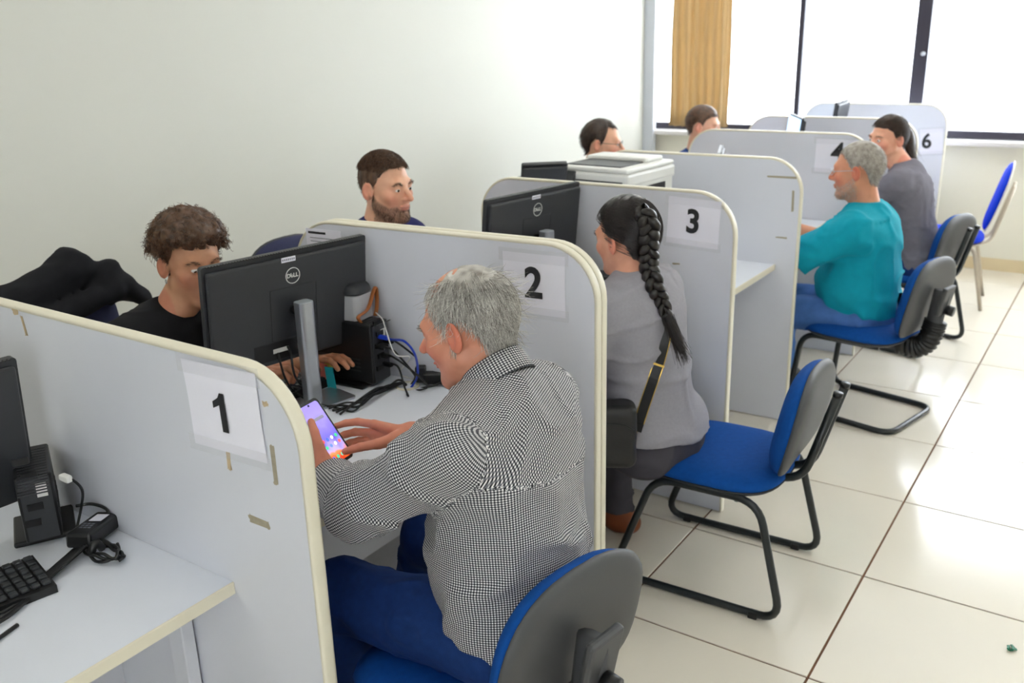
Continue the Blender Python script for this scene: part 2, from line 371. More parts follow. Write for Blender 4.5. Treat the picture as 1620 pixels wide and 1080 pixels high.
# numbered sheets: pixel corners are laid onto the panel face they are taped to
def sheet(num, pi_, TL, TR, BL, label, numeral_h, wavy=.0015, npos=(0.0, 0.0)):
    a, b_, c = onpanel(pi_, *TL, .0005), onpanel(pi_, *TR, .0005), onpanel(pi_, *BL, .0005); NV = np.array([math.sin(RZ[pi_]), -math.cos(RZ[pi_]), 0])
    w = np.linalg.norm(b_ - a); h = np.linalg.norm(c - a); ex = (b_ - a) / w; ez = (a - c) / h
    ez = ez - ex * np.dot(ex, ez); ez /= np.linalg.norm(ez)
    ctr = (b_ + c) / 2
    t = thing('number_sheet', label, 'sign', tuple(ctr))
    n, k = 10, 12; V = []; F = []
    for j in range(k + 1):
        for i in range(n + 1):
            u, v = i / n - .5, j / k - .5
            q = ex * u * w + ez * v * h; lift = .0014 + wavy * (1 + math.sin(3.1 * u + 5 * v)) * (.3 + abs(v + .5) * .6)
            V.append(q + NV * lift)
    for j in range(k):
        for i in range(n): q = j * (n + 1) + i; F.append((q, q + 1, q + n + 2, q + n + 1))
    o = mesh('paper', V, F, m_paper, t)
    for v_, hh in ((.46, .018), (-.47, .016)):
        V2 = [ex * s * (w / 2 + .012) + ez * (v_ * h + q * hh) + NV * .0052 for s, q in ((-1, -1), (1, -1), (1, 1), (-1, 1))]
        mesh('clear_tape_strip', V2, [(0, 1, 2, 3)], m_tape, t, smooth=False)
    M = Matrix(((ex[0], ez[0], NV[0], 0), (ex[1], ez[1], NV[1], 0), (ex[2], ez[2], 0, 0), (0, 0, 0, 1)))
    T = Matrix.Translation(Vector(ex * npos[0] * w + ez * npos[1] * h) + Vector(NV * .0050))
    if num == '1':
        pts = [(.36, 0), (.57, 0), (.57, 1), (.42, 1), (.34, .87), (.13, .75), (.13, .58), (.36, .68)]
        V, F = prism_geo([((x - .40) * numeral_h, (y - .5) * numeral_h) for x, y in pts], -.0003, .0003)
        o = mesh('printed_numeral', V, F, m_ink, t, smooth=False); o.data.transform(T @ M); return t
    text_obj('printed_numeral', num, numeral_h / .70, m_ink, t, T @ M, .0003, bold=.0035, sx=.95)
    return t
sheet('1', 0, (293, 567), (410, 592), (306, 698), 'white sheet printed with a black numeral 1 taped beside the smartphone user', .075, npos=(-.02, -.03))
sheet('2', 1, (795, 396), (893, 406), (800, 490), 'white sheet printed with a black numeral 2 taped beside the checked-shirt man', .082)
sheet('3', 3, (1056, 309), (1139, 319), (1057, 383), 'white sheet printed with a black numeral 3 taped beside the braided woman', .08)
sheet('4', 5, (1291, 219), (1356, 222), (1289, 271), 'white sheet printed with a black numeral 4, half hidden by the teal-shirt man', .10, npos=(.05, .08))
sheet('6', 7, (1455, 205), (1492, 203), (1455, 244), 'white sheet printed with a black numeral 6 taped near the window', .10, npos=(-.2, 0))
# small printed notice on the staff side of panel 2
def notice():
    a, b_, c = (onpanel(1, *q, .0008) for q in ((486, 361), (541, 366), (486, 410)))
    t = thing('printed_notice', 'small printed notice taped at the staff end of the numeral 2 panel', 'notice', tuple((b_ + c) / 2), RZ[1])
    w, h = np.linalg.norm(b_ - a), np.linalg.norm(c - a)
    box('paper', (0, 0, 0), (w, .0012, h), m_paper, t)
    box('printed_heading', (-w * .18, -.0009, h * .38), (w * .5, .0006, h * .07), m_ink, t)
    for k in range(6): box('printed_line', (-.05 * w * (k % 3), -.0009, h * (.22 - .11 * k)), (w * (.78 - .12 * (k % 3)), .0006, h * .022), m_inkg, t)
notice()
# tape residue marks
def mark(yf, px, w, h, m, name='tape_residue', label='', rz=0):
    p = ony(*px, yf); rnd = random.Random(int(px[0]))
    ol = [(x + rnd.uniform(-.0025, .0025), z + rnd.uniform(-.0025, .0025)) for x, z in outline_rr(w, h, min(w, h) * .3, 3)]
    c, s = math.cos(rz), math.sin(rz)
    V, F = prism_geo([(x * c - z * s, x * s + z * c) for x, z in ol], -.0003, .0003, 'y')
    o = mesh(name, V, F, m, None, smooth=False); o.location = p + np.array([0, -.0004, 0]); setp(o, label, 'tape residue')
y1 = PAN[0][0] - .013
mark(y1, (434, 735), .012, .075, m_resid, label='upright strip of old tape residue beside the numeral 1 sheet')
mark(y1, (410, 824), .055, .016, m_resid, label='level strip of old tape residue below the numeral 1 sheet', rz=-.05)
mark(y1, (362, 727), .010, .040, m_resid2, label='brown tape residue hanging under the numeral 1 sheet')
mark(y1, (24, 492), .022, .016, m_resid2, label='torn brown paper scrap stuck at the top of the numeral 1 panel', rz=.4)
mark(y1, (38, 515), .008, .045, m_resid2, label='thin brown glue streak below the torn paper scrap', rz=.15)
mark(y1, (420, 638), .012, .010, m_resid2, label='small torn paper scrap right of the numeral 1 sheet')
y4 = PAN[4][0] - .013
mark(y4, (1237, 280), .13, .006, m_resid, label='level tape mark on the sheetless partition panel')
mark(y4, (1254, 318), .010, .09, m_resid, label='upright tape mark on the sheetless partition panel')
mark(y4, (1236, 376), .05, .006, m_resid, label='short tape mark low on the sheetless partition panel')
mark(PAN[3][0] - .013, (1070, 417), .03, .006, m_resid, label='short tape mark under the numeral 3 sheet')

# ------------------------------------------------------------------ desks
def desk(y0, y1, xf, xb, label, z=.74, bracket=None, sk0=0.0, sk1=0.0):
    t = thing('desk', label, 'desk', ((xf + xb) / 2, (y0 + y1) / 2, 0))
    V, F = prism_geo([(xf, y0), (xf, y1), (xb, y1 + sk1), (xb, y0 + sk0)], z - .025, z); mesh('desktop', V, F[:0] + [f[::-1] for f in F], m_desk, t, True, smooth=False)
    box('edge_band', (xf + .0015, (y0 + y1) / 2, z - .0125), (.005, y1 - y0, .0262), m_band, t, .0018, world=True)
    box('edge_band', (xb - .0015, (y0 + y1 + sk0 + sk1) / 2, z - .0125), (.005, y1 - y0 + sk1 - sk0, .0262), m_band, t, .0018, world=True)
    box('modesty_panel', (-1.80, (y0 + y1 + (sk0 + sk1) * .7) / 2, .465), (.018, y1 - y0 + (sk1 - sk0) * .7, .50), m_lam, t, world=True)
    for yb in (y0 + .02, y1 - .02):
        b_ = box('bracket', (-1.55, yb + (sk0 if yb < (y0 + y1) / 2 else sk1) * .6, .70), (.36, .022, .03), m_lam, t, .002, world=True)
    if bracket:
        bo = box('bracket_post', (-1.50, y1 - .02, .36), (.05, .03, .70), m_lam, t, .003, world=True)
        for zz in (.62, .45, .2): box('screw', (-1.472, y1 - .03, zz), (.006, .010, .010), m_gold, bo)
    return t
e = .0135
desk(-.10, PAN[0][0] - e, -1.33, -2.06, 'white desk in front of the numeral 1 panel with an adapter on it', bracket=True)
desk(PAN[0][0] + e, PAN[1][0] - e - .016, -1.37, -2.06, 'white desk where the checked-shirt man leans', sk1=-.043)
desk(PAN[2][0] + e - .013, PAN[3][0] - e, -1.34, -2.06, 'white desk where the braided woman sits', sk0=-.045)
desk(PAN[3][0] + e, PAN[4][0] - e, -1.28, -2.06, 'white desk carrying the printer')
desk(PAN[4][0] + e, PAN[5][0] - e, -1.36, -2.06, 'white desk where the teal-shirt man sits')
desk(PAN[5][0] + e, PAN[6][0] - e, -1.33, -2.06, 'white desk where the ponytailed woman sits')
desk(PAN[6][0] + e, PAN[7][0] - e, -1.33, -2.06, 'white empty desk nearest the window')
def grommet(x, y, label):
    V, F = tube_geo([(x + .032 * math.cos(a), y + .032 * math.sin(a), .7415) for a in np.linspace(0, 2 * math.pi, 20, endpoint=False)], .004, 6, True)
    o = mesh('cable_grommet', V, F, m_band); setp(o, label, 'grommet')
grommet(-1.72, 1.935, 'round cream cable grommet in the desktop near the numeral 2 panel')

# ------------------------------------------------------------------ monitors
def ring_geo(r, w, n=40, z0=0, z1=.0006):
    V = []; F = []
    for k in range(n):
        a = 2 * math.pi * k / n; c, s = math.cos(a), math.sin(a)
        V += [((r - w) * c, (r - w) * s, z0), (r * c, r * s, z0), (r * c, r * s, z1), ((r - w) * c, (r - w) * s, z1)]
    for k in range(n):
        a, b_ = k * 4, ((k + 1) % n) * 4
        for j in range(4): F.append((a + j, a + (j + 1) % 4, b_ + (j + 1) % 4, b_ + j))
    return V, F
m_scr = mat('monitor_screen_glass', '0A0C10', .12)
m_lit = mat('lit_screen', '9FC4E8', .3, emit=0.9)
def monitor(label, base, rz, w=.54, h=.325, ztop=1.18, tilt=6, arm=.07, logo=True, sticker=True, screen=None, stand=True, zpole=1.04, plate=0.0):
    # local: +X is the back of the monitor (towards the stand pole), screen faces -X
    t = thing('monitor', label, 'monitor', tuple(base), rz)
    A = Matrix.Translation((-arm, 0, ztop - base[2] - h / 2 * math.cos(math.radians(tilt)))) @ Matrix.Rotation(math.radians(tilt), 4, 'Y')
    # shell: thin body with a raised back
    ol = outline_rr(w, h, .008, 3)
    V, F = prism_geo(ol, -.010, .006, 'x')
    sh = mesh('monitor_shell', V, F, m_dark, t, smooth=False); sh.data.transform(A)
    bm = bmesh.new(); bm_box(bm, (.013, 0, -.005), (.016, w * .97, h * .94), .007, 3); b_ = from_bm('back_cover', bm, m_dark, t); b_.data.transform(A)
    bm = bmesh.new(); bm_box(bm, (-.0105, 0, 0), (.002, w - .016, h - .02)); s_ = from_bm('screen', bm, screen or m_scr, t); s_.data.transform(A)
    bm = bmesh.new()
    for k in range(60): bm_box(bm, (.008, -w * .47 + k * w * .94 / 59, h * .4985), (.010, w * .009, .0022))
    v_ = from_bm('vent_slots', bm, m_black, t); v_.data.transform(A)
    if logo:
        # square mounting cover, port recess
        V, F = merge([tube_geo([(.0213, sy * .075, -.012 + sz * .075) for sy, sz in ((-1, -1), (1, -1), (1, 1), (-1, 1))], .0007, 4, True)])
        q = mesh('mount_outline', V, F, m_black, t); q.data.transform(A)
        bm = bmesh.new(); bm_box(bm, (.0195, -.03, -h * .36), (.004, .21, .055), .001, 1); q = from_bm('port_recess', bm, m_black, t); q.data.transform(A)
        bm = bmesh.new(); bm_box(bm, (.0219, -.05, -h * .36), (.0005, .05, .013)); q = from_bm('port_label', bm, m_white, t); q.data.transform(A)
        L = A @ Matrix.Translation((.0211, 0.0, h * .29)) @ Matrix(((0, 0, 1, 0), (1, 0, 0, 0), (0, 1, 0, 0), (0, 0, 0, 1)))
        V, F = ring_geo(.0235, .0022); q = mesh('logo_ring', V, F, m_white, t, smooth=False); q.data.transform(L)
        text_obj('logo_letters', 'D', .0165, m_white, q, L @ Matrix.Translation((-.0135, 0, 0)), .0004, bold=.0004)
        text_obj('logo_letters', 'E', .0165, m_white, q, L @ Matrix.Translation((-.004, 0, 0)) @ Matrix.Rotation(math.radians(38), 4, 'Z'), .0004, bold=.0004)
        text_obj('logo_letters', 'LL', .0165, m_white, q, L @ Matrix.Translation((.0095, 0, 0)), .0004, bold=.0004)
    if sticker:
        bm = bmesh.new(); bm_box(bm, (.0214, -.012, h * .44), (.0006, .045, .014)); q = from_bm('asset_sticker', bm, m_paper, t); q.data.transform(A)
        bm = bmesh.new()
        for k in range(7): bm_box(bm, (.0218, -.03 + k * .006, h * .44), (.0003, .0035, .006))
        q2 = from_bm('sticker_print', bm, m_inkg, q); q2.data.transform(A)
    if stand:
        zp = zpole - base[2]
        V, F = prism_geo(outline_rr(.042, .048, .012, 4), .006, zp); p = mesh('stand_pole', V, F, m_silver, t, smooth=False)
        V, F = prism_geo(outline_rr(.040, .046, .011, 4), zp, zp + .002); mesh('pole_cap', V, F, mat('pole_cap_grey', 'C9D2D8', .3, metal=.5), p, smooth=False)
        V, F = prism_geo([(x + plate, y) for x, y in outline_rr(.12, .22, .012, 4)], 0, .007); mesh('stand_base', V, F, m_silver, t, smooth=False)
        tube('neck_joint', [(-.018, 0, zp - .03), (-arm + .012, 0, zp - .03)], .016, m_black, t, 14)
    return t
monitor('black monitor with a silver stand seen from behind, in front of the curly-haired man', (-1.865, 1.69, .74), math.radians(-9.5), w=.53, h=.325, ztop=1.185, zpole=1.045)
monitor('black monitor with a silver stand seen from behind, facing the bearded man', (-1.70, 2.70, .74), math.radians(-8), w=.50, h=.31, ztop=1.215, zpole=1.075)
monitor('black monitor at the desk with the loose adapter, cut by the picture edge', (-1.80, .61, .74), math.radians(-4), w=.53, h=.32, ztop=1.138, zpole=1.0, plate=-.06)
monitor('small tilted black monitor rising behind the numeral 3 panel by the printer', (-1.99, 3.165, .74), math.radians(-48), w=.19, h=.18, ztop=1.238, tilt=24, logo=False, sticker=False, zpole=1.05)
monitor('dark monitor edge-on behind the sheetless partition panel', (-1.72, 4.50, .74), math.radians(20), w=.36, h=.26, ztop=1.165, logo=False, sticker=False)
monitor('monitor with a lit pale blue screen behind the numeral 4 panel', (-1.72, 5.70, .74), math.radians(28), w=.40, h=.30, ztop=1.235, logo=False, sticker=False, screen=m_lit)
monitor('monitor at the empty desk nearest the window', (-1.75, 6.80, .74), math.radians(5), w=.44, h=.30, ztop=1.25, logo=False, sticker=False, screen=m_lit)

# ------------------------------------------------------------------ desktop clutter
def pc(label, loc, rz, w=.095, d=.27, h=.27):
    t = thing('desktop_computer', label, 'computer', loc, rz)
    box('case', (0, 0, h / 2 + .012), (d, w, h), m_black, t, .005)
    boxes('case_ridges', [((-.02 + .0, s * (w / 2 + .0004), h * .2 + .012 + k * .012), (d * .8, .001, .004)) for s in (-1, 1) for k in range(4)], m_dark, t)
    box('rear_panel', (d / 2 + .001, 0, h / 2 + .012), (.003, w - .012, h - .012), m_dark, t)
    for k in range(5): box('port', (d / 2 + .004, -.015 + .01 * (k % 2), .06 + .035 * k), (.006, .03, .014), m_black, t)
    box('port_label', (d / 2 + .003, .012, h * .86), (.002, .02, .03), m_white, t)
    box('foot_stand', (0, 0, .006), (d * .8, w + .05, .012), m_black, t, .004)
    boxes('top_vents', [((-d * .35 + k * .014, 0, h + .0125), (.005, w * .8, .001)) for k in range(18)], m_dark, t)
    return t
pc('black mini tower computer behind the cables at the numeral 2 panel', (-1.925, 1.90, .74), math.radians(5), w=.085, d=.26, h=.185)
pc('black mini tower computer on the desk at the numeral 1 panel', (-1.85, .875, .74), math.radians(-28), w=.07, d=.17, h=.15)
pc('black mini tower computer behind the numeral 2 panel with a white plug', (-1.62, 2.86, .74), math.radians(4), w=.09, d=.27, h=.15)
key_me = None
def keyboard(label, loc, rz, w=.44, d=.135):
    global key_me
    t = thing('keyboard', label, 'keyboard', loc, rz)
    V, F = prism_geo([(0, 0), (d, 0), (d, .016), (0, .024)], -w / 2, w / 2)  # x,z profile swept along y
    V = [(x - d / 2, z, y) for x, y, z in V]
    mesh('keyboard_base', V, F, m_black, t, smooth=False)
    if key_me is None:
        bm = bmesh.new(); bm_box(bm, (0, 0, .004), (.0155, .0155, .007), .0018, 1); key_me = bpy.data.meshes.new('key'); bm.to_mesh(key_me); bm.free(); key_me.materials.append(mat('key_plastic', '303337', .5))
    for r in range(6):
        for c in range(int(w / .0195)):
            if r == 5 and 4 < c < 9: continue
            o = bpy.data.objects.new('key', key_me); link(o, t)
            x = -d / 2 + .014 + r * .0205
            o.location = (x, -w / 2 + .017 + c * .0195, .024 - .008 * (x + d / 2) / d - .001)
keyboard('black keyboard behind the silver monitor stand', (-2.0, 1.70, .74), math.radians(178), w=.40)
keyboard('black keyboard on the desk at the numeral 1 panel', (-1.70, .56, .74), math.radians(-12), w=.42)
def cable(name, pts, r, m, label, cat='cable', n=7, plug=None):
    t = thing(name, label, cat, tuple(pts[0]))
    tube('wire', smooth_path(pts, n), r, m, t, 6, world=True)
    for p, s, mm in plug or []: box('plug', p, s, mm, t, .003, world=True)
    return t
Z = .743
rr = random.Random(3)
def wob(a, b_, k, amp, z=Z, lift=.01):
    out = []
    for i in range(k + 1):
        u = i / k; p = np.array(a) * (1 - u) + np.array(b_) * u
        out.append((p[0] + rr.uniform(-amp, amp), p[1] + rr.uniform(-amp, amp), z + rr.uniform(0, lift) + .003))
    return out
px_ = lambda x, y, z=.745: onz(x, y, z)
hole = np.array([-1.73, 1.935, .742])
names = ['from the stand base', 'from the keyboard', 'from the monitor back', 'looping by the grommet', 'crossing the bundle', 'under the bundle']
for k in range(6):
    a = px_(508 + 6 * k, 640 + 3 * k); b_ = px_(560 + 7 * k, 650 - 5 * k); c = px_(600 + 6 * k, 622 - 3 * k); d = px_(640, 608)
    pts = [a, (a + b_) / 2 + np.array([0, 0, .006 * (k % 3)]), b_ + np.array([0, 0, .004 * k]), (b_ + c) / 2 + np.array([.006 * (k % 2), 0, .012]), c + np.array([0, 0, .006 * (k % 3)]), d + np.array([0, 0, .004]), hole + np.array([0, 0, -.03])]
    cable('desk_cable', pts, .0028 + .0006 * (k % 2), m_cable, 'black cable in the bundle on the desk, ' + names[k], 'cable')
pcb = ony(617, 575, 1.925)
for k, (z, q) in enumerate(((0, (650, 585)), (-.03, (668, 600)), (-.06, (640, 612)), (.01, (690, 592)))):
    s = np.array([-1.79, 1.90 + .01 * k, .865 + z]); m_ = px_(*q, .80 - .02 * k)
    cable('computer_cable', [s, s + np.array([.05, .0, .0]), m_, px_(q[0] + 6, q[1] + 14, .755), hole + np.array([0, 0, -.02])], .0032, m_cable, ['black cable plugged highest in the computer back', 'black cable plugged mid-height in the computer back', 'black cable plugged lowest in the computer back', 'black cable looping widest behind the computer'][k], plug=[((-1.78, s[1], s[2]), (.035, .016, .012), m_black)])
s = np.array([-1.79, 1.905, .895])
cable('network_cable', [s, s + np.array([.045, 0, -.002]), px_(640, 540, .93), px_(657, 562, .88), px_(660, 595, .78), hole + np.array([.01, 0, -.02])], .0036, m_cabblue, 'blue network cable arching from the computer to the desk hole', plug=[((-1.775, 1.905, .895), (.04, .014, .012), m_cabblue)])
cable('white_cable', [np.array([-1.84, 1.95, .95]), px_(605, 505, .96), px_(610, 520, .93), px_(625, 560, .86), px_(648, 565, .84), px_(632, 590, .78), px_(655, 600, .75)], .002, m_white, 'thin white cable hanging behind the computer')
tb = thing('power_adapter', 'black power adapter block on the desk by the checked-shirt man\'s chin', 'adapter', tuple(px_(690, 606)), .5)
box('adapter_block', (0, 0, .018), (.07, .035, .034), m_black, tb, .005); box('adapter_plug', (-.045, 0, .03), (.03, .03, .05), m_black, tb, .004)
for k, (a, b_) in enumerate((((460, 560), (480, 605)), ((440, 560), (470, 615)))):
    cable('monitor_cable', [ony(a[0] - 5, a[1] - 12, 1.66), ony(*a, 1.64), ony((a[0] + b_[0]) / 2 - 4, (a[1] + b_[1]) / 2 + 10, 1.64), px_(b_[0] - 2, b_[1] + 6, .76), px_(500 + 8 * k, 645, .746)], .0032, m_cable, ['black cable hanging from the monitor port recess', 'thicker black cable drooping below the monitor'][k])
# small case with leather strap, colourful cards
cs = thing('carry_case', 'grey case with dark lid and tan leather strap on the computer', 'case', (-1.925, 1.91, .9395), math.radians(8))
V, F = prism_geo(outline_rr(.15, .09, .02, 5), 0, .075); mesh('case_body', V, F, mat('light_grey_case', 'B9BBC0', .5), cs, smooth=False)
V, F = cushion_geo(.158, .098, .03, .01, 4); mesh('case_lid', [(x, y, z + .082) for x, y, z in V], F, m_dark, cs)
tube('leather_strap', smooth_path([(.085, -.045, .0), (.085, -.055, .02), (.082, .0, .03), (.082, .045, .085), (.08, .05, .03), (.085, .03, 0)], 5), .007, m_leather, cs, 8, flat=.4)
for k, (cname, colr, q) in enumerate((('teal', '25B7C4', (521, 578)), ('pink', 'E9897A', (511, 585)), ('yellow', 'E8E070', (520, 598)))):
    p = ony(*q, 1.80 + .012 * k)
    o = box('paper_card', (0, 0, 0), (.035, .002, .07), mat('card_' + cname, colr, .6), rot=Matrix.Rotation(.15 * k - .1, 3, 'Y')); o.location = (p[0], p[1], .74 + .036)
    setp(o, cname + ' paper card standing beside the computer', 'card')
# stall 1 adapter and cables
_v = onz(185, 820, .76) - onz(125, 880, .76); ADR = math.atan2(_v[1], _v[0])
ad = thing('laptop_adapter', 'black adapter with a white label lying on the desk at the numeral 1 panel', 'adapter', tuple(onz(152, 852, .745)), ADR)
box('adapter_brick', (0, 0, .022), (.125, .055, .032), m_black, ad, .006, rot=Matrix.Rotation(.12, 3, 'Y'))
box('adapter_label', (.018, -.004, .0405), (.035, .026, .001), m_paper, ad, rot=Matrix.Rotation(.12, 3, 'Y'))
boxes('adapter_print', [((-.025 + .008 * (k % 3), .012 - .009 * (k // 3), .0415), (.005, .006, .0008), 0, 1, Matrix.Rotation(.12, 3, 'Y')) for k in range(9)], m_inkg, ad)
pts = []
for k in range(46):
    a = k * 2 * math.pi / 14; q = px_(165, 878)
    pts.append((q[0] + (.045 + .006 * math.sin(k * 1.7)) * math.cos(a) * 1.1, q[1] + .022 * math.sin(a) + .004 * math.sin(k), .748 + .0045 * (k / 14) + .004 * math.sin(k * 2.1)))
tube('coiled_lead', smooth_path(pts, 3), .0034, m_cable, ad, 6, world=True)
tube('velcro_tie', [tuple(px_(155, 880) + np.array([.0, -.012 + .024 * k / 5, .012 + .02 * math.sin(math.pi * k / 5)])) for k in range(6)], .008, m_black, ad, 8, world=True)
for k in range(6):
    pts = [px_(118 + 4 * k, 868 - k, .75 + .004 * k), px_(95 - 3 * k, 888 + 5 * k, .752), px_(50 - 6 * k, 925 + 9 * k, .748), px_(-2 - 8 * k, 945 + 13 * k, .747), px_(-80, 985 + 16 * k, .746)]
    cable('floor_cable' if False else 'desk_cable', pts, .0034, m_cable, 'black cable running off the numeral 1 desk, ' + ['topmost', 'second', 'third', 'fourth', 'fifth', 'lowest'][k] + ' of its bundle')
cable('white_plug_cable', [px_(96, 752, .90), px_(112, 757, .90), px_(130, 775, .86), px_(128, 805, .80), px_(118, 850, .76)], .003, m_cable, 'cable with a white plug at the computer on the numeral 1 desk', plug=[(tuple(px_(104, 756, .90)), (.03, .014, .014), m_white)])
cable('adapter_cable', [px_(120, 800, .79), px_(145, 797, .79), px_(168, 805, .785), px_(172, 820, .775)], .0034, m_cable, 'black cable feeding the adapter on the numeral 1 desk')
cable('thin_black_stick', [px_(28, 988, .745), px_(0, 1008, .745), px_(-40, 1035, .745)], .004, m_black, 'thin black strip lying on the numeral 1 desk')
ap = thing('wall_plug_adapter', 'white plug adapter on the computer behind the numeral 2 panel', 'plug', tuple(ony(908, 398, 2.86)))
box('plug_body', (0, 0, 0), (.03, .03, .04), m_white, ap, .006); box('plug_body', (.012, 0, -.035), (.028, .028, .03), m_white, ap, .005)
tube('wire', smooth_path([(.012, 0, -.04), (.05, 0, -.03), (.08, .0, -.07), (.09, 0, -.12)], 5), .004, m_cable, ap, 6)
# printer
pr = thing('printer', 'white multifunction printer with black trays on the desk', 'printer', (-1.885, 3.55, .74), math.radians(-4))
box('printer_body', (0, 0, .165), (.37, .38, .33), m_white, pr, .015)
box('output_cavity', (0, -.01, .36), (.32, .36, .065), m_black, pr, .004)
for x in (-.165, .165): box('side_pillar', (x, .01, .36), (.04, .35, .08), m_white, pr, .006)
box('output_tray', (.0, -.12, .335), (.26, .14, .01), m_dark, pr, .003, rot=Matrix.Rotation(.12, 3, 'X'))
box('side_tray', (.188, .0, .365), (.006, .22, .035), m_black, pr)
box('scanner_unit', (0, 0, .42), (.38, .40, .055), m_white, pr, .012)
box('scanner_groove', (0, -.2005, .412), (.33, .004, .005), m_dark, pr)
box('scanner_lid', (0, 0, .457), (.37, .39, .018), m_white, pr, .007)
box('document_tray', (-.01, -.05, .467), (.27, .20, .006), m_dark, pr, .002)
box('feeder_cover', (-.01, .10, .474), (.31, .14, .022), m_white, pr, .009)
box('control_panel', (-.12, -.205, .425), (.11, .02, .045), m_dark, pr, .004, rot=Matrix.Rotation(-.5, 3, 'X'))
# litter
bmg = bmesh.new()
for k in range(5): bm_box(bmg, (rr.uniform(-.012, .012), rr.uniform(-.012, .012), .006), (.016, .008, .004), .001, 1, Matrix.Rotation(rr.uniform(-.9, .9), 3, 'Y') @ Matrix.Rotation(rr.uniform(0, 3), 3, 'Z'))
o = from_bm('litter_scrap', bmg, mat('green_foil', '0F6E50', .35)); o.location = onz(1599, 1027, 0); setp(o, 'small crumpled green scrap lying on the tile floor', 'litter')
# ------------------------------------------------------------------ chairs
def curved(fn_c, tilt, z0, xo):
    # warp a flat cushion (w along Y, h along local y -> Z, thickness z -> -X/+X) into a curved tilted backrest
    c, s = math.cos(tilt), math.sin(tilt)
    def f(x, y, z):
        X = z - fn_c * x * x * 1.0; Zz = y            # x lateral, y vertical, z thickness (towards sitter = -X)
        return (xo - X * c + Zz * s, x, z0 + Zz * c + X * s)
    return f
def chair_top(t, seat_z=.45, tilt=.20, bx=.235, bz=.60, bh=.34, bw=.42, oval=2.6):
    # local: sitter faces -X, origin on the floor under the seat centre
    V, F = cushion_geo(.45, .46, .042, .012, 3.4); mesh('seat', [(x - .008 * (1 if x < -.12 else 0), y, z + seat_z - .042 - (0.012 if x < -.17 else 0)) for x, y, z in V], F, m_blue, t)
    V, F = cushion_geo(.452, .462, .012, .035, 3.4, edge=.8); mesh('seat_shell', [(x, y, z + seat_z - .048) for x, y, z in V], F, mat('seat_pan_plastic', '2E3033', .5, bump=.2, bscale=600), t)
    V, F = cushion_geo(bw, bh, .045, .008, oval, fn=curved(.55, tilt, bz, bx)); mesh('backrest', V, F, m_blue, t)
    V, F = cushion_geo(bw + .012, bh + .012, .012, .030, oval, fn=curved(.55, tilt, bz, bx + .006)); sh = mesh('back_shell', V, F, m_shell, t)
    return sh
def sled_chair(label, loc, rz, seat_z=.45):
    t = thing('visitor_chair', label, 'chair', loc, rz)
    chair_top(t, seat_z)
    for s in (-1, 1):
        y = s * .232
        loop = fillet([(-.15, y * .93, seat_z - .062), (.19, y * .93, seat_z - .062), (.285, y, .0135), (-.285, y, .0135)], .075, 6, True)
        tube('side_frame', loop, .0125, m_frame, t, 10, closed=True)
        for x in (-.2, .2): box('foot_pad', (x, y, .0105), (.03, .03, .021), m_black, t, .004)
    tube('cross_bar', [(.12, -.215, seat_z - .068), (.12, .215, seat_z - .068)], .0115, m_frame, t, 10)
    tube('cross_bar', [(-.10, -.215, seat_z - .068), (-.10, .215, seat_z - .068)], .0115, m_frame, t, 10)
    for s in (-1, 1):
        tube('back_support', fillet([(.10, s * .05, seat_z - .05), (.27, s * .05, seat_z - .045), (.352, s * .045, .70)], .07), .0135, m_frame, t, 10, flat=1.0)
        tube('support_cap', [(.3515, s * .045, .698), (.354, s * .045, .712)], .0145, m_black, t, 10)
    return t
def cantilever_chair(label, loc, rz, seat_z=.45):
    t = thing('cantilever_chair', label, 'chair', loc, rz)
    sh = chair_top(t, seat_z, bh=.35, bw=.42, bz=.60, bx=.25, oval=3.0)
    y = .215
    path = fillet([(.16, -y * .8, seat_z - .066), (-.20, -y * .9, seat_z - .07), (-.245, -y, .0135), (.27, -y, .0135), (.27, y, .0135), (-.245, y, .0135), (-.20, y * .9, seat_z - .07), (.16, y * .8, seat_z - .066)], .075, 6)
    tube('cantilever_frame', path, .0135, m_frame, t, 10)
    V, F = prism_geo([(-.12, -.1), (.12, -.1), (.12, .1), (-.12, .1)], seat_z - .085, seat_z - .06); mesh('seat_plate', V, F, m_black, t, smooth=False)
    pth = fillet([(.10, 0, seat_z - .085), (.30, 0, seat_z - .085), (.335, 0, .64)], .09, 8)
    tube('back_post', [(p[0], p[1], p[2]) for p in pth], .024, m_shell, t, 12, flat=1.5)
    n = 22; q = smooth_path([(.17, 0, seat_z - .087), (.25, 0, seat_z - .083), (.295, 0, seat_z - .05), (.315, 0, seat_z + .01), (.322, 0, seat_z + .05)], 14)
    tube('bellows', q, [.034 + .005 * (i % 4 < 2) for i in range(len(q))], m_black, t, 14, flat=1.3)
    box('post_bracket', (.352, 0, .60), (.022, .10, .13), m_shell, t, .008, rot=Matrix.Rotation(.2, 3, 'Y'))
    tube('adjust_knob', [(.362, .0, .56), (.392, 0, .556)], .022, m_black, t, 14)
    return t
cantilever_chair('blue cantilever chair with grey back shell under the checked-shirt man', (-1.05, 1.34, 0), math.radians(-9))
sled_chair('blue sled-base chair half filled by the braided woman', (-.985, 2.63, 0), math.radians(2))
cantilever_chair('blue cantilever chair with grey back shell under the teal-shirt man', (-.95, 4.27, 0), math.radians(-13))
sled_chair('blue sled-base chair under the ponytailed woman', (-1.02, 5.42, 0), math.radians(-15))
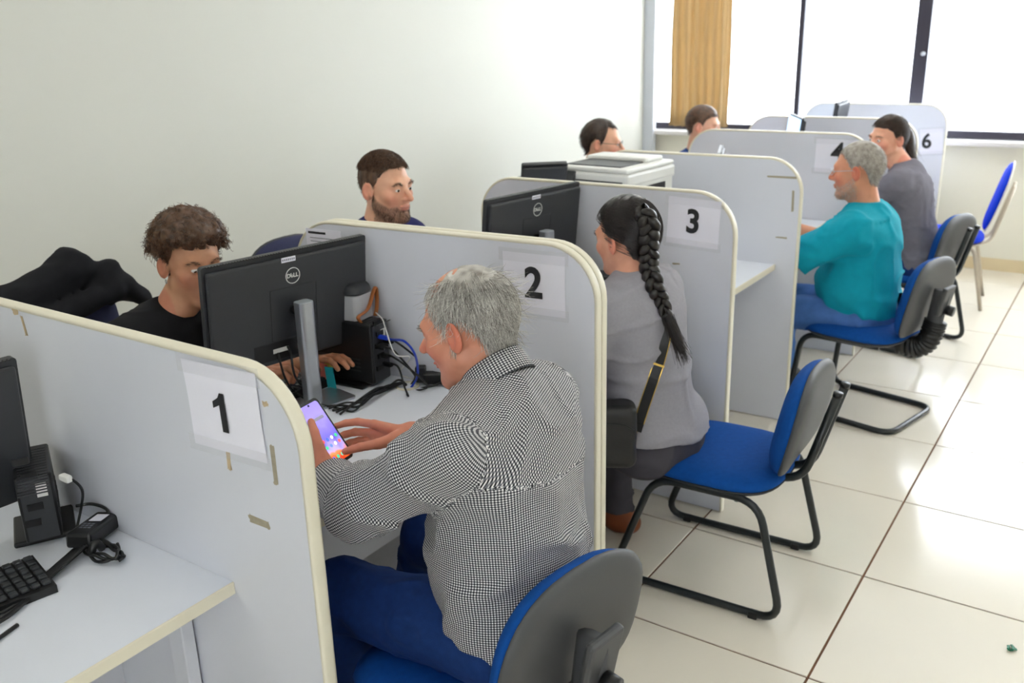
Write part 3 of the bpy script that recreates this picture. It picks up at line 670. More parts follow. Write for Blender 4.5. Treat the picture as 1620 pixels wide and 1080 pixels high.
def banquet(label, loc, rz):
    t = thing('blue_chair', label, 'chair', loc, rz)
    V, F = cushion_geo(.43, .42, .045, .02, 3.2); mesh('seat', [(x, y, z + .43) for x, y, z in V], F, m_bluef, t)
    V, F = cushion_geo(.43, .424, .006, .02, 3.2); mesh('seat_frame', [(x, y, z + .412) for x, y, z in V], F, m_chrome, t)
    fn = curved(.35, .26, .70, .262)
    V, F = cushion_geo(.38, .44, .03, .006, 2.3, fn=fn); mesh('backrest', V, F, m_bluef, t)
    V, F = cushion_geo(.40, .46, .006, .016, 2.3, fn=curved(.35, .26, .70, .266)); mesh('back_frame', V, F, mat('pale_shell', 'D9D4CC', .35), t)
    for s in (-1, 1):
        tube('leg', fillet([(.10, s * .15, .405), (.17, s * .17, .38), (.25, s * .19, 0)], .03), .012, m_chrome, t, 10)
        tube('leg', fillet([(-.12, s * .15, .405), (-.17, s * .17, .38), (-.20, s * .18, 0)], .03), .012, m_chrome, t, 10)
        tube('back_bar', fillet([(.08, s * .10, .41), (.25, s * .10, .42), (.345, s * .09, .78)], .06), .011, m_chrome, t, 10)
    return t
banquet('royal blue chair with pale metal legs standing empty by the window', (-.97, 6.45, 0), math.radians(6))
def task_chair(label, loc, rz, top=1.0, matl=None):
    t = thing('office_chair', label, 'chair', loc, rz)
    V, F = cushion_geo(.47, .47, .05, .02, 3.0); mesh('seat', [(x, y, z + .42) for x, y, z in V], F, matl, t)
    V, F = cushion_geo(.44, .44, .04, .012, 2.8, fn=curved(.5, .16, top - .22, .26)); mesh('backrest', V, F, matl, t)
    V, F = cushion_geo(.45, .45, .01, .03, 2.8, fn=curved(.5, .16, top - .22, .266)); mesh('back_shell', V, F, m_dark, t)
    tube('back_post', fillet([(.05, 0, .39), (.30, 0, .40), (.33, 0, top - .25)], .08), .022, m_black, t, 10, flat=1.5)
    tube('gas_column', [(0, 0, .10), (0, 0, .40)], .028, m_black, t, 12)
    for k in range(5):
        a = 2 * math.pi * k / 5 + .3; c, s = math.cos(a), math.sin(a)
        l = tube('star_leg', [(0, 0, .115), (.15 * c, .15 * s, .10), (.29 * c, .29 * s, .075)], [.028, .022, .016], m_black, t, 8)
        V, F = tube_geo([(.29 * c - .012 * s, .29 * s + .012 * c, .03), (.29 * c + .012 * s, .29 * s - .012 * c, .03)], .03, 14); mesh('caster', V, F, m_black, l)
    return t
PI = math.pi
task_chair('staff office chair with black jacket over its back, behind the curly-haired man', (-2.50, 1.50, 0), PI + .05, 1.06, m_navychair)
task_chair('staff office chair under the bearded man', (-2.55, 2.52, 0), PI, .98, m_navychair)
task_chair('staff office chair under the man with glasses', (-2.60, 4.32, 0), PI, .98, m_navychair)
task_chair('staff office chair with dark blue back beside the window curtain', (-2.62, 5.36, 0), PI + .15, 1.215, mat('dark_blue_chair_fabric', '2C3E66', .85, var=.15, vscale=40, bump=.3, bscale=700))
# ------------------------------------------------------------------ implicit modelling for people
A3 = lambda *a: np.array(a, np.float64)
def nrm(v): v = np.asarray(v, float); return v / (np.linalg.norm(v) + 1e-12)
def cap(a, b, ra, rb):
    a, b = np.asarray(a, float), np.asarray(b, float); d = b - a; L = d @ d + 1e-12
    def f(P):
        q = P - a.astype(P.dtype); t = np.clip((q @ d.astype(P.dtype)) / L, 0, 1)
        return np.linalg.norm(q - t[:, None] * d.astype(P.dtype), axis=1) - (ra + (rb - ra) * t)
    return f
def ell(c, r, M=None):
    c, r = np.asarray(c, float), np.asarray(r, float)
    def f(P):
        q = P - c.astype(P.dtype)
        if M is not None: q = q @ M.astype(P.dtype).T
        a = q / r.astype(P.dtype); k0 = np.linalg.norm(a, axis=1); k1 = np.linalg.norm(a / r.astype(P.dtype), axis=1)
        return k0 * (k0 - 1) / (k1 + 1e-9)
    return f
def smin(a, b, k):
    h = np.clip(.5 + .5 * (b - a) / k, 0, 1); return b * (1 - h) + a * h - k * h * (1 - h)
def smax(a, b, k): return -smin(-a, -b, k)
def union(fs, k):
    def f(P):
        d = fs[0](P)
        for g in fs[1:]: d = smin(d, g(P), k)
        return d
    return f
_perm = np.random.RandomState(5).rand(64, 64, 64).astype(np.float32)
def vnoise(P, s):
    q = P * s; i = np.floor(q).astype(np.int32); t = (q - i).astype(np.float32); t = t * t * (3 - 2 * t); i &= 63; j = (i + 1) & 63
    x0, y0, z0, x1, y1, z1 = i[:, 0], i[:, 1], i[:, 2], j[:, 0], j[:, 1], j[:, 2]; tx, ty, tz = t[:, 0], t[:, 1], t[:, 2]
    g = _perm
    a = (g[x0, y0, z0] * (1 - tx) + g[x1, y0, z0] * tx) * (1 - ty) + (g[x0, y1, z0] * (1 - tx) + g[x1, y1, z0] * tx) * ty
    b = (g[x0, y0, z1] * (1 - tx) + g[x1, y0, z1] * tx) * (1 - ty) + (g[x0, y1, z1] * (1 - tx) + g[x1, y1, z1] * tx) * ty
    return (a * (1 - tz) + b * tz) * 2 - 1
def nets(f, lo, hi, h):
    lo = np.asarray(lo, float); n = np.ceil((np.asarray(hi) - lo) / h).astype(int) + 1
    B = 4; nc = -(-n // B) + 1; axc = [np.arange(k) * h * B + o for k, o in zip(nc, lo)]
    g = np.stack(np.meshgrid(*axc, indexing='ij'), -1).reshape(-1, 3).astype(np.float32)
    Dc = np.concatenate([f(g[s:s + 300000]) for s in range(0, len(g), 300000)]).reshape(nc)
    ii = [np.minimum((np.arange(k) + B // 2) // B, m - 1) for k, m in zip(n, nc)]
    D = Dc[np.ix_(*ii)].astype(np.float32); idx = np.argwhere(np.abs(D) < h * B * 1.9 + .006)
    for s in range(0, len(idx), 300000):
        q = idx[s:s + 300000]; D[tuple(q.T)] = f((q * h + lo).astype(np.float32))
    I = D < 0; c = tuple(k - 1 for k in n)
    cnt = np.zeros(c, np.float32); acc = np.zeros(c + (3,), np.float32)
    def sl(o): return tuple(slice(a, a + b) for a, b in zip(o, c))
    for d in range(3):
        e = [k for k in range(3) if k != d]
        for u in (0, 1):
            for v in (0, 1):
                o0 = [0, 0, 0]; o0[e[0]] = u; o0[e[1]] = v; o1 = list(o0); o1[d] = 1
                A, B = D[sl(o0)], D[sl(o1)]; x = (A < 0) != (B < 0)
                t = np.where(x, A / np.where(x, A - B, 1), 0)
                cnt += x
                for k in range(3): acc[..., k] += np.where(x, o0[k] + (t if k == d else 0), 0)
    cells = np.argwhere(cnt > 0); idx = np.full(c, -1, np.int64); idx[tuple(cells.T)] = np.arange(len(cells))
    V = (cells + acc[tuple(cells.T)] / cnt[tuple(cells.T)][:, None]) * h + lo
    F = []
    for d in range(3):
        e1, e2 = [(1, 2), (2, 0), (0, 1)][d]
        s0 = [slice(1, None)] * 3; s0[d] = slice(0, -1); s1 = list(s0); s1[d] = slice(1, None)
        a = np.argwhere(I[tuple(s0)] != I[tuple(s1)])
        if len(a) == 0: continue
        off = np.ones(3, int); off[d] = 0; a = a + off
        a = a[np.all(a < np.array(c), axis=1) ]
        ins = I[tuple(a.T)]
        def at(x, y):
            q = a.copy(); q[:, e1] -= x; q[:, e2] -= y; return idx[tuple(q.T)]
        Q = np.stack([at(0, 0), at(1, 0), at(1, 1), at(0, 1)], 1)
        Q[~ins] = Q[~ins][:, ::-1]
        F.append(Q[np.all(Q >= 0, axis=1)])
    return V, (np.concatenate(F) if F else np.zeros((0, 4), int))
def grad(f, P, h=.002):
    g = np.stack([f(P + np.eye(3)[k] * h) - f(P - np.eye(3)[k] * h) for k in range(3)], 1); return g / (np.linalg.norm(g, axis=1)[:, None] + 1e-9)
def npmesh(name, V, F, m, parent, attrs=None, uv=None, smooth=True):
    me = bpy.data.meshes.new(name); F = np.asarray(F)
    me.vertices.add(len(V)); me.vertices.foreach_set('co', np.asarray(V, np.float32).ravel())
    k = F.shape[1]; me.loops.add(F.size); me.loops.foreach_set('vertex_index', F.ravel().astype(np.int32))
    me.polygons.add(len(F)); me.polygons.foreach_set('loop_start', np.arange(0, F.size, k, dtype=np.int32))
    me.polygons.foreach_set('loop_total', np.full(len(F), k, np.int32))
    me.update(calc_edges=True); me.validate()
    me.polygons.foreach_set('use_smooth', [smooth] * len(me.polygons))
    for mm in (m if isinstance(m, list) else [m]): me.materials.append(mm)
    if attrs is not None:
        a = me.color_attributes.new('mask', 'FLOAT_COLOR', 'POINT'); a.data.foreach_set('color', np.asarray(attrs, np.float32).ravel())
    if uv is not None:
        l = me.uv_layers.new(name='cloth'); l.data.foreach_set('uv', np.asarray(uv, np.float32).ravel())
    return link(bpy.data.objects.new(name, me), parent, True)
def skin_mat(name, base, lip, hair, blush):
    m = bpy.data.materials.new(name); m.use_nodes = True; nt = m.node_tree; b = nt.nodes['Principled BSDF']
    at = nt.nodes.new('ShaderNodeAttribute'); at.attribute_name = 'mask'; sp = nt.nodes.new('ShaderNodeSeparateColor'); nt.links.new(at.outputs['Color'], sp.inputs[0])
    tc = nt.nodes.new('ShaderNodeTexCoord'); nz = nt.nodes.new('ShaderNodeTexNoise'); nz.inputs['Scale'].default_value = 38; nz.inputs['Detail'].default_value = 5; nt.links.new(tc.outputs['Object'], nz.inputs['Vector'])
    c = lin(base); cur = nt.nodes.new('ShaderNodeMix'); cur.data_type = 'RGBA'; nt.links.new(nz.outputs['Fac'], cur.inputs['Factor'])
    cur.inputs['A'].default_value = (c[0] * .88, c[1] * .80, c[2] * .76, 1); cur.inputs['B'].default_value = (min(1, c[0] * 1.1), c[1] * 1.12, c[2] * 1.12, 1)
    for ch, colr in ((2, blush), (0, lip), (1, hair)):
        k = nt.nodes.new('ShaderNodeMix'); k.data_type = 'RGBA'; nt.links.new(sp.outputs[ch], k.inputs['Factor']); nt.links.new(cur.outputs['Result'], k.inputs['A']); k.inputs['B'].default_value = lin(colr); cur = k
    nt.links.new(cur.outputs['Result'], b.inputs['Base Color'])
    b.inputs['Roughness'].default_value = .48; b.inputs['Subsurface Weight'].default_value = .15; b.inputs['Subsurface Radius'].default_value = (1, .35, .2); b.inputs['Subsurface Scale'].default_value = .008
    n2 = nt.nodes.new('ShaderNodeTexNoise'); n2.inputs['Scale'].default_value = 420; nt.links.new(tc.outputs['Object'], n2.inputs['Vector'])
    bp = nt.nodes.new('ShaderNodeBump'); bp.inputs['Strength'].default_value = .18; bp.inputs['Distance'].default_value = .001; nt.links.new(n2.outputs['Fac'], bp.inputs['Height']); nt.links.new(bp.outputs['Normal'], b.inputs['Normal'])
    return m
def hair_mat(name, c1, c2, rough=.45):
    m = bpy.data.materials.new(name); m.use_nodes = True; nt = m.node_tree; b = nt.nodes['Principled BSDF']
    at = nt.nodes.new('ShaderNodeAttribute'); at.attribute_name = 'mask'; sp = nt.nodes.new('ShaderNodeSeparateColor'); nt.links.new(at.outputs['Color'], sp.inputs[0])
    k = nt.nodes.new('ShaderNodeMix'); k.data_type = 'RGBA'; k.inputs['A'].default_value = lin(c1); k.inputs['B'].default_value = lin(c2)
    nt.links.new(sp.outputs[0], k.inputs['Factor']); nt.links.new(k.outputs['Result'], b.inputs['Base Color']); b.inputs['Roughness'].default_value = rough
    return m
def cloth_mat(name, col, rough=.85, var=.12, vscale=35, bump=.35, bscale=900):
    return mat(name, col, rough, var=var, vscale=vscale, bump=bump, bscale=bscale, spec=.25)
def gingham(name, period=.0048):
    m = bpy.data.materials.new(name); m.use_nodes = True; nt = m.node_tree; b = nt.nodes['Principled BSDF']; b.inputs['Roughness'].default_value = .8; b.inputs['Specular IOR Level'].default_value = .25
    uv = nt.nodes.new('ShaderNodeUVMap'); uv.uv_map = 'cloth'; sx = nt.nodes.new('ShaderNodeSeparateXYZ'); nt.links.new(uv.outputs[0], sx.inputs[0])
    def mth(op, a, v=None, b_=None):
        n = nt.nodes.new('ShaderNodeMath'); n.operation = op; nt.links.new(a, n.inputs[0])
        if v is not None: n.inputs[1].default_value = v
        if b_ is not None: nt.links.new(b_, n.inputs[1])
        return n.outputs[0]
    st = [mth('LESS_THAN', mth('FRACT', mth('MULTIPLY', sx.outputs[k], 1 / period)), .5) for k in (0, 1)]
    s = mth('MULTIPLY', mth('ADD', st[0], None, st[1]), .5)
    r = nt.nodes.new('ShaderNodeValToRGB'); nt.links.new(s, r.inputs[0]); r.color_ramp.interpolation = 'CONSTANT'
    r.color_ramp.elements[0].color = lin('F2F2F0'); r.color_ramp.elements[1].position = .4; r.color_ramp.elements[1].color = lin('77777E'); e_ = r.color_ramp.elements.new(.9); e_.color = lin('0E0F14')
    nt.links.new(r.outputs[0], b.inputs['Base Color'])
    return m

# ------------------------------------------------------------------ head
class Head:
    # local frame: x to the person's right, y forward, z up; origin mid-skull; size 1 -> 0.24 m tall
    def __init__(s, c, fwd, up=(0, 0, 1), k=1.0, hairline=None, jaw=1.0, nose=1.0, neck=None):
        s.c = np.asarray(c, float); y = nrm(fwd); z = nrm(np.asarray(up, float) - y * np.dot(up, y)); x = np.cross(y, z)
        s.M = np.stack([x, y, z]); s.k = k
        s.hl = hairline or [(0, .068), (40, .062), (62, .045), (78, .0), (86, -.025), (92, .0), (100, .028), (118, .0), (135, -.05), (180, -.07)]
        e = 1
        prims = [ell((0, -.014, .028), (.0755, .096, .091)), ell((0, .026, -.03), (.061, .068, .088))]
        for q in (-1, 1):
            prims += [cap((q * .052, .005, -.052), (q * .016, .068, -.098), .019 * jaw, .017 * jaw), ell((q * .043, .058, -.022), (.022, .022, .02))]
        prims += [ell((0, .072, -.1), (.02 * jaw, .018, .017)), cap((-.034, .078, .022), (.034, .078, .022), .012, .012)]
        s.base = union(prims, .022)
        s.nose = union([cap((0, .088, .012), (0, .112 * nose ** .5, -.026), .0075, .0105)] + [ell((q * .011, .1, -.031), (.0085, .011, .0075)) for q in (-1, 1)], .008)
        s.lips = union([ell((0, .0915, -.0575), (.023, .010, .0055)), ell((0, .0895, -.0665), (.019, .010, .0062))], .002)
        s.ear = [(A3(q * .077, -.008, -.006), q) for q in (-1, 1)]
        s.neckp = None
        if neck is not None: s.neckp = s.loc(np.asarray(neck)[None])[0]
    def loc(s, P): return ((P - s.c.astype(P.dtype)) @ s.M.T.astype(P.dtype)) / s.k
    def glob(s, p): return np.asarray(p) * s.k @ s.M + s.c
    def lf(s, p, ears=True):
        d = s.base(p)
        for q in (-1, 1): d = smax(d, -(np.linalg.norm(p - A3(q * .031, .102, .004).astype(p.dtype), axis=1) - .017), .012)
        d = smin(d, s.nose(p), .009)
        for q in (-1, 1): d = smin(d, np.linalg.norm(p - A3(q * .031, .0745, .003).astype(p.dtype), axis=1) - .0135, .004)
        for q in (-1, 1):
            zr = p[:, 2] - .003; sp = np.linalg.norm(p - A3(q * .031, .0785, .003).astype(p.dtype), axis=1) - .0130
            d = smin(d, np.minimum(np.maximum(sp, .0032 - zr), np.maximum(sp, zr + .0052)), .0015)
        d = smin(d, s.lips(p), .005)
        if ears:
            for c, q in s.ear:
                a = .38 * q; R_ = np.array([[math.cos(a), math.sin(a), 0], [-math.sin(a), math.cos(a), 0], [0, 0, 1]])
                o = ell(c + A3(q * .006, -.004, 0), (.0085, .021, .032), R_)(p)
                i_ = ell(c + A3(q * .0135, .0, .004), (.008, .0125, .02), R_)(p)
                d = smin(d, smax(o, -i_, .004), .006)
        if s.neckp is not None:
            d = smin(d, cap((0, -.022, -.05), s.neckp, .05, .056)(p), .025)
            d = smin(d, cap((0, .02, -.085), s.neckp + A3(0, .03, 0), .03, .035)(p), .03)
        return d
    def f(s, P): return s.lf(s.loc(P)) * s.k
    def hmask(s, p):
        th = np.degrees(np.abs(np.arctan2(p[:, 0], p[:, 1] + .012))); a, b = zip(*s.hl)
        return p[:, 2] - np.interp(th, a, b)
def strands(root, dirs, length, rad, nseg=5, grav=0.0, curl=0.0, wild=.15, seed=1, keep=None):
    # ribbons of three-sided tubes grown from roots; keep(p) pushes points back out of the head
    rs = np.random.RandomState(seed); N = len(root); P = root.copy(); d = dirs.copy(); pts = [P.copy()]
    L = length * (0.7 + .6 * rs.rand(N)); ph = rs.rand(N) * 6.28
    for k in range(nseg):
        d = d + rs.randn(N, 3) * wild * .5; d[:, 2] -= grav
        d /= np.linalg.norm(d, axis=1)[:, None]
        P = P + d * (L / nseg)[:, None]
        if keep is not None: P = keep(P)
        pts.append(P.copy())
    pts = np.stack(pts, 1)
    if curl:
        t = np.linspace(0, 1, nseg + 1)[None, :]; a = ph[:, None] + t * 11
        u = np.cross(dirs, rs.randn(N, 3)); u /= np.linalg.norm(u, axis=1)[:, None]; v = np.cross(dirs, u)
        pts = pts + curl * (np.cos(a)[..., None] * u[:, None] + np.sin(a)[..., None] * v[:, None]) * np.minimum(1, t * 3)[..., None]
    T = np.gradient(pts, axis=1); T /= np.linalg.norm(T, axis=2)[..., None] + 1e-9
    ref = np.where(np.abs(T[..., 2:3]) > .9, A3(1, 0, 0), A3(0, 0, 1)); n = np.cross(T, ref); n /= np.linalg.norm(n, axis=2)[..., None] + 1e-9; b = np.cross(T, n)
    tp = np.linspace(1, .35, nseg + 1)[None, :, None, None]
    an = np.array([0, 2.094, 4.189]); ring = np.cos(an)[None, None, :, None] * n[:, :, None] + np.sin(an)[None, None, :, None] * b[:, :, None]
    V = (pts[:, :, None] + ring * rad * tp).reshape(-1, 3)
    base = (np.arange(N) * (nseg + 1) * 3)[:, None, None]; k = np.arange(nseg)[None, :, None] * 3; j = np.arange(3)[None, None, :]; l = (j + 1) % 3
    F = np.stack([base + k + j, base + k + l, base + k + 3 + l, base + k + 3 + j], -1).reshape(-1, 4)
    col = np.repeat(rs.rand(N), (nseg + 1) * 3); A = np.stack([col, col, col, np.ones_like(col)], 1)
    return V, F, A
def vjoin(parts):
    V = []; F = []; A = []; o = 0
    for v, f, a in parts: V.append(v); F.append(np.asarray(f) + o); A.append(a); o += len(v)
    return np.concatenate(V), np.concatenate(F), np.concatenate(A)
def hand_prims(wr, d, n, side, k=1.0, curl=.35, thumb_out=.6, joints=None, thumb=None):
    # wr wrist, d finger direction, n palm normal, side = +1 thumb along cross(d, n), else -1
    d = nrm(d); n = nrm(np.asarray(n, float) - d * np.dot(n, d)); s = np.cross(d, n) * side; out = []; pal = []
    L = [(.045, .027, .022), (.05, .031, .023), (.046, .029, .022), (.036, .022, .019)]
    for i in range(4):
        if joints is not None: ch = [np.asarray(q) for q in joints[i]]
        else:
            off = (.030 - .020 * i) * k; kn = wr + d * (.088 - .004 * abs(i - 1)) * k + s * off; ch = [kn]; a = curl * .6; p = kn
            for l in L[i]: dd = d * math.cos(a) + n * math.sin(a) + s * (.08 - .06 * i); p = p + nrm(dd) * l * k; ch.append(p); a += curl
        pal.append(cap(wr + (ch[0] - wr) * .12, ch[0], .0135 * k, .0108 * k))
        r = (.0092, .0094, .009, .008)[i] * k
        out.append(union([cap(ch[0], ch[1], r * 1.08, r), cap(ch[1], ch[2], r, r * .92), cap(ch[2], ch[3], r * .9, r * .78)], .003))
    if thumb is not None: th = [np.asarray(q) for q in thumb]
    else:
        b0 = wr + d * .022 * k + s * .022 * k; b1 = b0 + nrm(d * .75 + s * thumb_out + n * .25) * .042 * k; b2 = b1 + nrm(d * .9 + s * thumb_out * .6 + n * .25) * .033 * k; b3 = b2 + nrm(d + s * .2 + n * .3) * .026 * k; th = [b0, b1, b2, b3]
    pal += [cap(wr, th[0], .016 * k, .0165 * k), cap(th[0], th[1], .0165 * k, .0115 * k)]
    tb = union([cap(th[1], th[2], .0108 * k, .0098 * k), cap(th[2], th[3], .0098 * k, .008 * k)], .003)
    pf = union(pal, .012)
    def f(P):
        x = pf(P)
        for g in out + [tb]: x = smin(x, g(P), .0045)
        return x
    return f
def ik(a, c, l1, l2, pole):
    a, c = np.asarray(a, float), np.asarray(c, float); v = c - a; D = np.linalg.norm(v); D2 = min(D, l1 + l2 - .004); u = v / D
    x = (l1 * l1 - l2 * l2 + D2 * D2) / (2 * D2); h = math.sqrt(max(l1 * l1 - x * x, 0)); p = np.asarray(pole, float); p = nrm(p - u * np.dot(p, u)); return a + u * x + p * h
EYE = [mat('eye_white', 'E6E2DC', .2), mat('eye_iris', '3A2415', .2), mat('eye_pupil', '080808', .1)]
def eye_geo(c, g, r):
    g = nrm(g); u = nrm(np.cross(g, (0, 0, 1))); v = np.cross(u, g); V = []; F = []; mi = []; th = [0, .16, .42, .7, 1.0, 1.4, 1.9, 2.5, 3.14]; n = 14
    for t in th:
        for k in range(n): a = 6.2832 * k / n; V.append(c + r * (math.cos(t) * g + math.sin(t) * (math.cos(a) * u + math.sin(a) * v)))
    for i in range(len(th) - 1):
        for k in range(n): F.append((i * n + k, i * n + (k + 1) % n, (i + 1) * n + (k + 1) % n, (i + 1) * n + k)); mi.append(2 if i == 0 else 1 if i == 1 else 0)
    return V, F, mi
def torso_prims(hip, neck, shL, shR, b):
    up = nrm(neck - hip); lat = nrm((shR - shL) - up * np.dot(shR - shL, up)); fw = np.cross(up, lat); M = np.stack([lat, fw, up]); H = np.linalg.norm(neck - hip)
    w, dp, be = b.get('w', 1.), b.get('d', 1.), b.get('belly', 0.)
    P = lambda a, c, e=0: hip + up * a * H + fw * c + lat * e
    hipw = b.get('hip', 1.)
    return [ell(P(.04, -.005), (.172 * hipw, .128 * dp, .115), M), ell(P(.30, .012 + be * .4), (.150 * w + be * .4, .118 * dp + be, .17), M), ell(P(.62, .004), (.162 * w, .116 * dp, .19), M),
            ell(P(.80, -.012), (.165 * w, .095 * dp, .11), M), cap(shL * .88 + shR * .12, shR * .88 + shL * .12, .062 * w, .062 * w), cap(neck - up * .01, (neck + shL) / 2 - up * .012, .052, .05), cap(neck - up * .01, (neck + shR) / 2 - up * .012, .052, .05)], (up, lat, fw, H)
def person(label, hip, neck, head, face, faceup=(0, 0, 1), fwd=(-1, 0), k=1.0, shw=.185, build=None, wristL=None, wristR=None, elbowL=None, elbowR=None, handL=None, handR=None, kneeL=None, kneeR=None,
           ankL=None, ankR=None, skin=None, shirt=None, trouser=None, shoe=None, hair=None, res=.008, hres=.0036, sleeve=1.0, group=None, shoL=None, shoR=None, loose=.012, wrinkle=.004, wf=(9, 9, 22), uvcheck=False,
           headkw=None, beard=None, lipk=.6, hem=None, eyes=True, long_sleeve=False, blushk=.5, shirtname='shirt', footdir=None, gaze=None, cuffs=None, thick=1.0, vneck=False):
    build = build or {}; hip, neck, head = (np.asarray(q, float) for q in (hip, neck, head)); f3 = nrm((fwd[0], fwd[1], 0)); right = np.cross(f3, (0, 0, 1)); up = nrm(neck - hip)
    t = thing('person', label, 'person', (hip[0], hip[1], 0), group=group)
    shR = np.asarray(shoR, float) if shoR is not None else neck + right * shw - up * .055 + f3 * .015
    shL = np.asarray(shoL, float) if shoL is not None else neck - right * shw - up * .055 + f3 * .015
    if wristR is None: wristR = hip + f3 * .30 + right * .12 + A3(0, 0, .10)
    if wristL is None: wristL = hip + f3 * .30 - right * .12 + A3(0, 0, .10)
    wristL, wristR = np.asarray(wristL, float), np.asarray(wristR, float)
    elR = np.asarray(elbowR, float) if elbowR is not None else ik(shR, wristR, .29 * k, .255 * k, right * .7 - A3(0, 0, 1.) - f3 * .4)
    elL = np.asarray(elbowL, float) if elbowL is not None else ik(shL, wristL, .29 * k, .255 * k, -right * .7 - A3(0, 0, 1.) - f3 * .4)
    hR, hL = hip + right * .09, hip - right * .09
    kR = np.asarray(kneeR, float) if kneeR is not None else hR + f3 * .42 + right * .04 + A3(0, 0, -.02); kL = np.asarray(kneeL, float) if kneeL is not None else hL + f3 * .42 - right * .04 + A3(0, 0, -.02)
    aR = np.asarray(ankR, float) if ankR is not None else A3(kR[0], kR[1], .095) - f3 * .04; aL = np.asarray(ankL, float) if ankL is not None else A3(kL[0], kL[1], .095) - f3 * .04
    fd = nrm((*(footdir or fwd), 0))
    H = Head(head, face, faceup, k, neck=neck + up * .0, **(headkw or {}))
    tp, (tu, tl, tf, TH) = torso_prims(hip, neck, shL, shR, build)
    ar = build.get('arm', 1.)
    arm = {q: [cap(s_, e_, .052 * ar, .043 * ar), cap(e_, w_, .043 * ar, .029)] for q, s_, e_, w_ in (('L', shL, elL, wristL), ('R', shR, elR, wristR))}
    leg = {q: [cap(h_, k_, .088, .062), cap(k_, a_, .060, .043)] for q, h_, k_, a_ in (('L', hL, kL, aL), ('R', hR, kR, aR))}
    # ---- skin: head, neck, arms, hands, legs in one mesh
    parts = []
    core = union([lambda P: union(tp, .05)(P) + .012] + arm['L'] + arm['R'] + [lambda P, g=g: g(P) + .012 for q in 'LR' for g in leg[q]], .03)
    allp = np.array([hip, neck, shL, shR, elL, elR, wristL, wristR, kL, kR, aL, aR]); lo, hi = allp.min(0) - .2, allp.max(0) + .2
    hd = np.array([H.glob(q) for q in ((0, 0, -.16), (0, 0, .13))]); 
    nkz = H.loc((neck - up * .03)[None])[0]
    def headf(P):
        d = H.f(P); return d
    hc = H.glob((0, 0, -.01)); V, F = nets(headf, hc - .16 * k, hc + .16 * k, hres)
    p = H.loc(V); hm = H.hmask(p); lipm = np.clip(1 - np.abs(H.lips(p)) / .0035, 0, 1) * (p[:, 1] > .084) * (np.abs(p[:, 0]) < .026)
    bl = np.exp(-((np.abs(p[:, 0]) - .045) ** 2 + (p[:, 1] - .07) ** 2 + (p[:, 2] + .03) ** 2) / .0009) + np.exp(-((p[:, 0]) ** 2 + (p[:, 1] - .112) ** 2 + (p[:, 2] + .026) ** 2) / .0003) + np.clip((np.abs(p[:, 0]) - .078) / .006, 0, 1)
    hm = hair['mask'](p) if hair and 'mask' in hair else hm
    hairm = np.clip(hm / .012, 0, 1) * (np.abs(p[:, 0]) < .0775) if hair else np.zeros(len(p))
    bm_ = np.zeros(len(p))
    if beard is not None:
        bm_ = np.clip(beard['mask'](p) / .01, 0, 1); hairm = np.maximum(hairm * beard.get('scalp', .8), bm_ * beard.get('amt', .75))
    elif hair: hairm = hairm * hair.get('scalp', .8)
    parts.append((V, F, np.stack([lipm * lipk, hairm, np.clip(bl, 0, 1) * blushk, np.ones(len(V))], 1)))
    headV, headp = V, p
    V, F = nets(core, lo, hi, .016); parts.append((V, F, np.tile([0, 0, 0, 1.], (len(V), 1))))
    for q, w_, e_, hk in (('L', wristL, elL, handL), ('R', wristR, elR, handR)):
        sd = nrm(w_ - e_)
        kw = dict(d=sd, n=(0, 0, -1), side=1 if q == 'R' else -1, k=k); kw.update(hk or {})
        hf0 = hand_prims(w_ if 'wr' not in kw else kw.pop('wr'), **kw)
        fa = cap(e_, w_, .043 * ar, .027 * (k if k > 1 else 1))
        st = e_ + (w_ - e_) * .35
        def hf(P, hf0=hf0, fa=fa): return smin(hf0(P), fa(P), .018)
        pl = np.array([w_ + sd * .19, w_ - sd * .14]); pts_ = [w_]
        if kw.get('joints') is not None: pts_ += [np.asarray(j) for ch in kw['joints'] for j in ch]
        if kw.get('thumb') is not None: pts_ += [np.asarray(j) for j in kw['thumb']]
        pa = np.array(pts_ + ([w_ + nrm(kw['d']) * .2 * k] if kw.get('joints') is None else [])); l_, h_ = np.minimum(pa.min(0), w_ - sd * .10) - .05, np.maximum(pa.max(0), w_ - sd * .10) + .05
        V, F = nets(hf, l_, h_, .0028 if res < .0085 else .004)
        parts.append((V, F, np.tile([0, 0, .25, 1.], (len(V), 1))))
    V, F, A = vjoin(parts); npmesh('body', V, F, skin, t, A)
    # ---- eyes
    if eyes:
        gz = H.M.T @ nrm(gaze if gaze is not None else (0, 1, -.1))
        for q in (-1, 1):
            v, f_, mi = eye_geo(H.glob((q * .031, .0785, .003)), gz, .0118 * k); o = mesh('eye', v, f_, EYE, t, True, mi=mi)
    # ---- shirt
    sl = {}
    for q, s_, e_, w_ in (('L', shL, elL, wristL), ('R', shR, elR, wristR)):
        g = [cap(s_, e_, .060 * ar + loose, .052 * ar + loose)]
        if sleeve > 1: g.append(cap(e_, e_ + (w_ - e_) * (sleeve - 1), .052 * ar + loose, (.052 - .016 * (sleeve - 1)) * ar + loose))
        else: g = [cap(s_, s_ + (e_ - s_) * sleeve, .060 * ar + loose, .058 * ar + loose)]
        sl[q] = union(g, .02)
    tor = union(tp, .05); hemz = hem if hem is not None else hip[2] - .06
    SC = np.array(wf, np.float32)
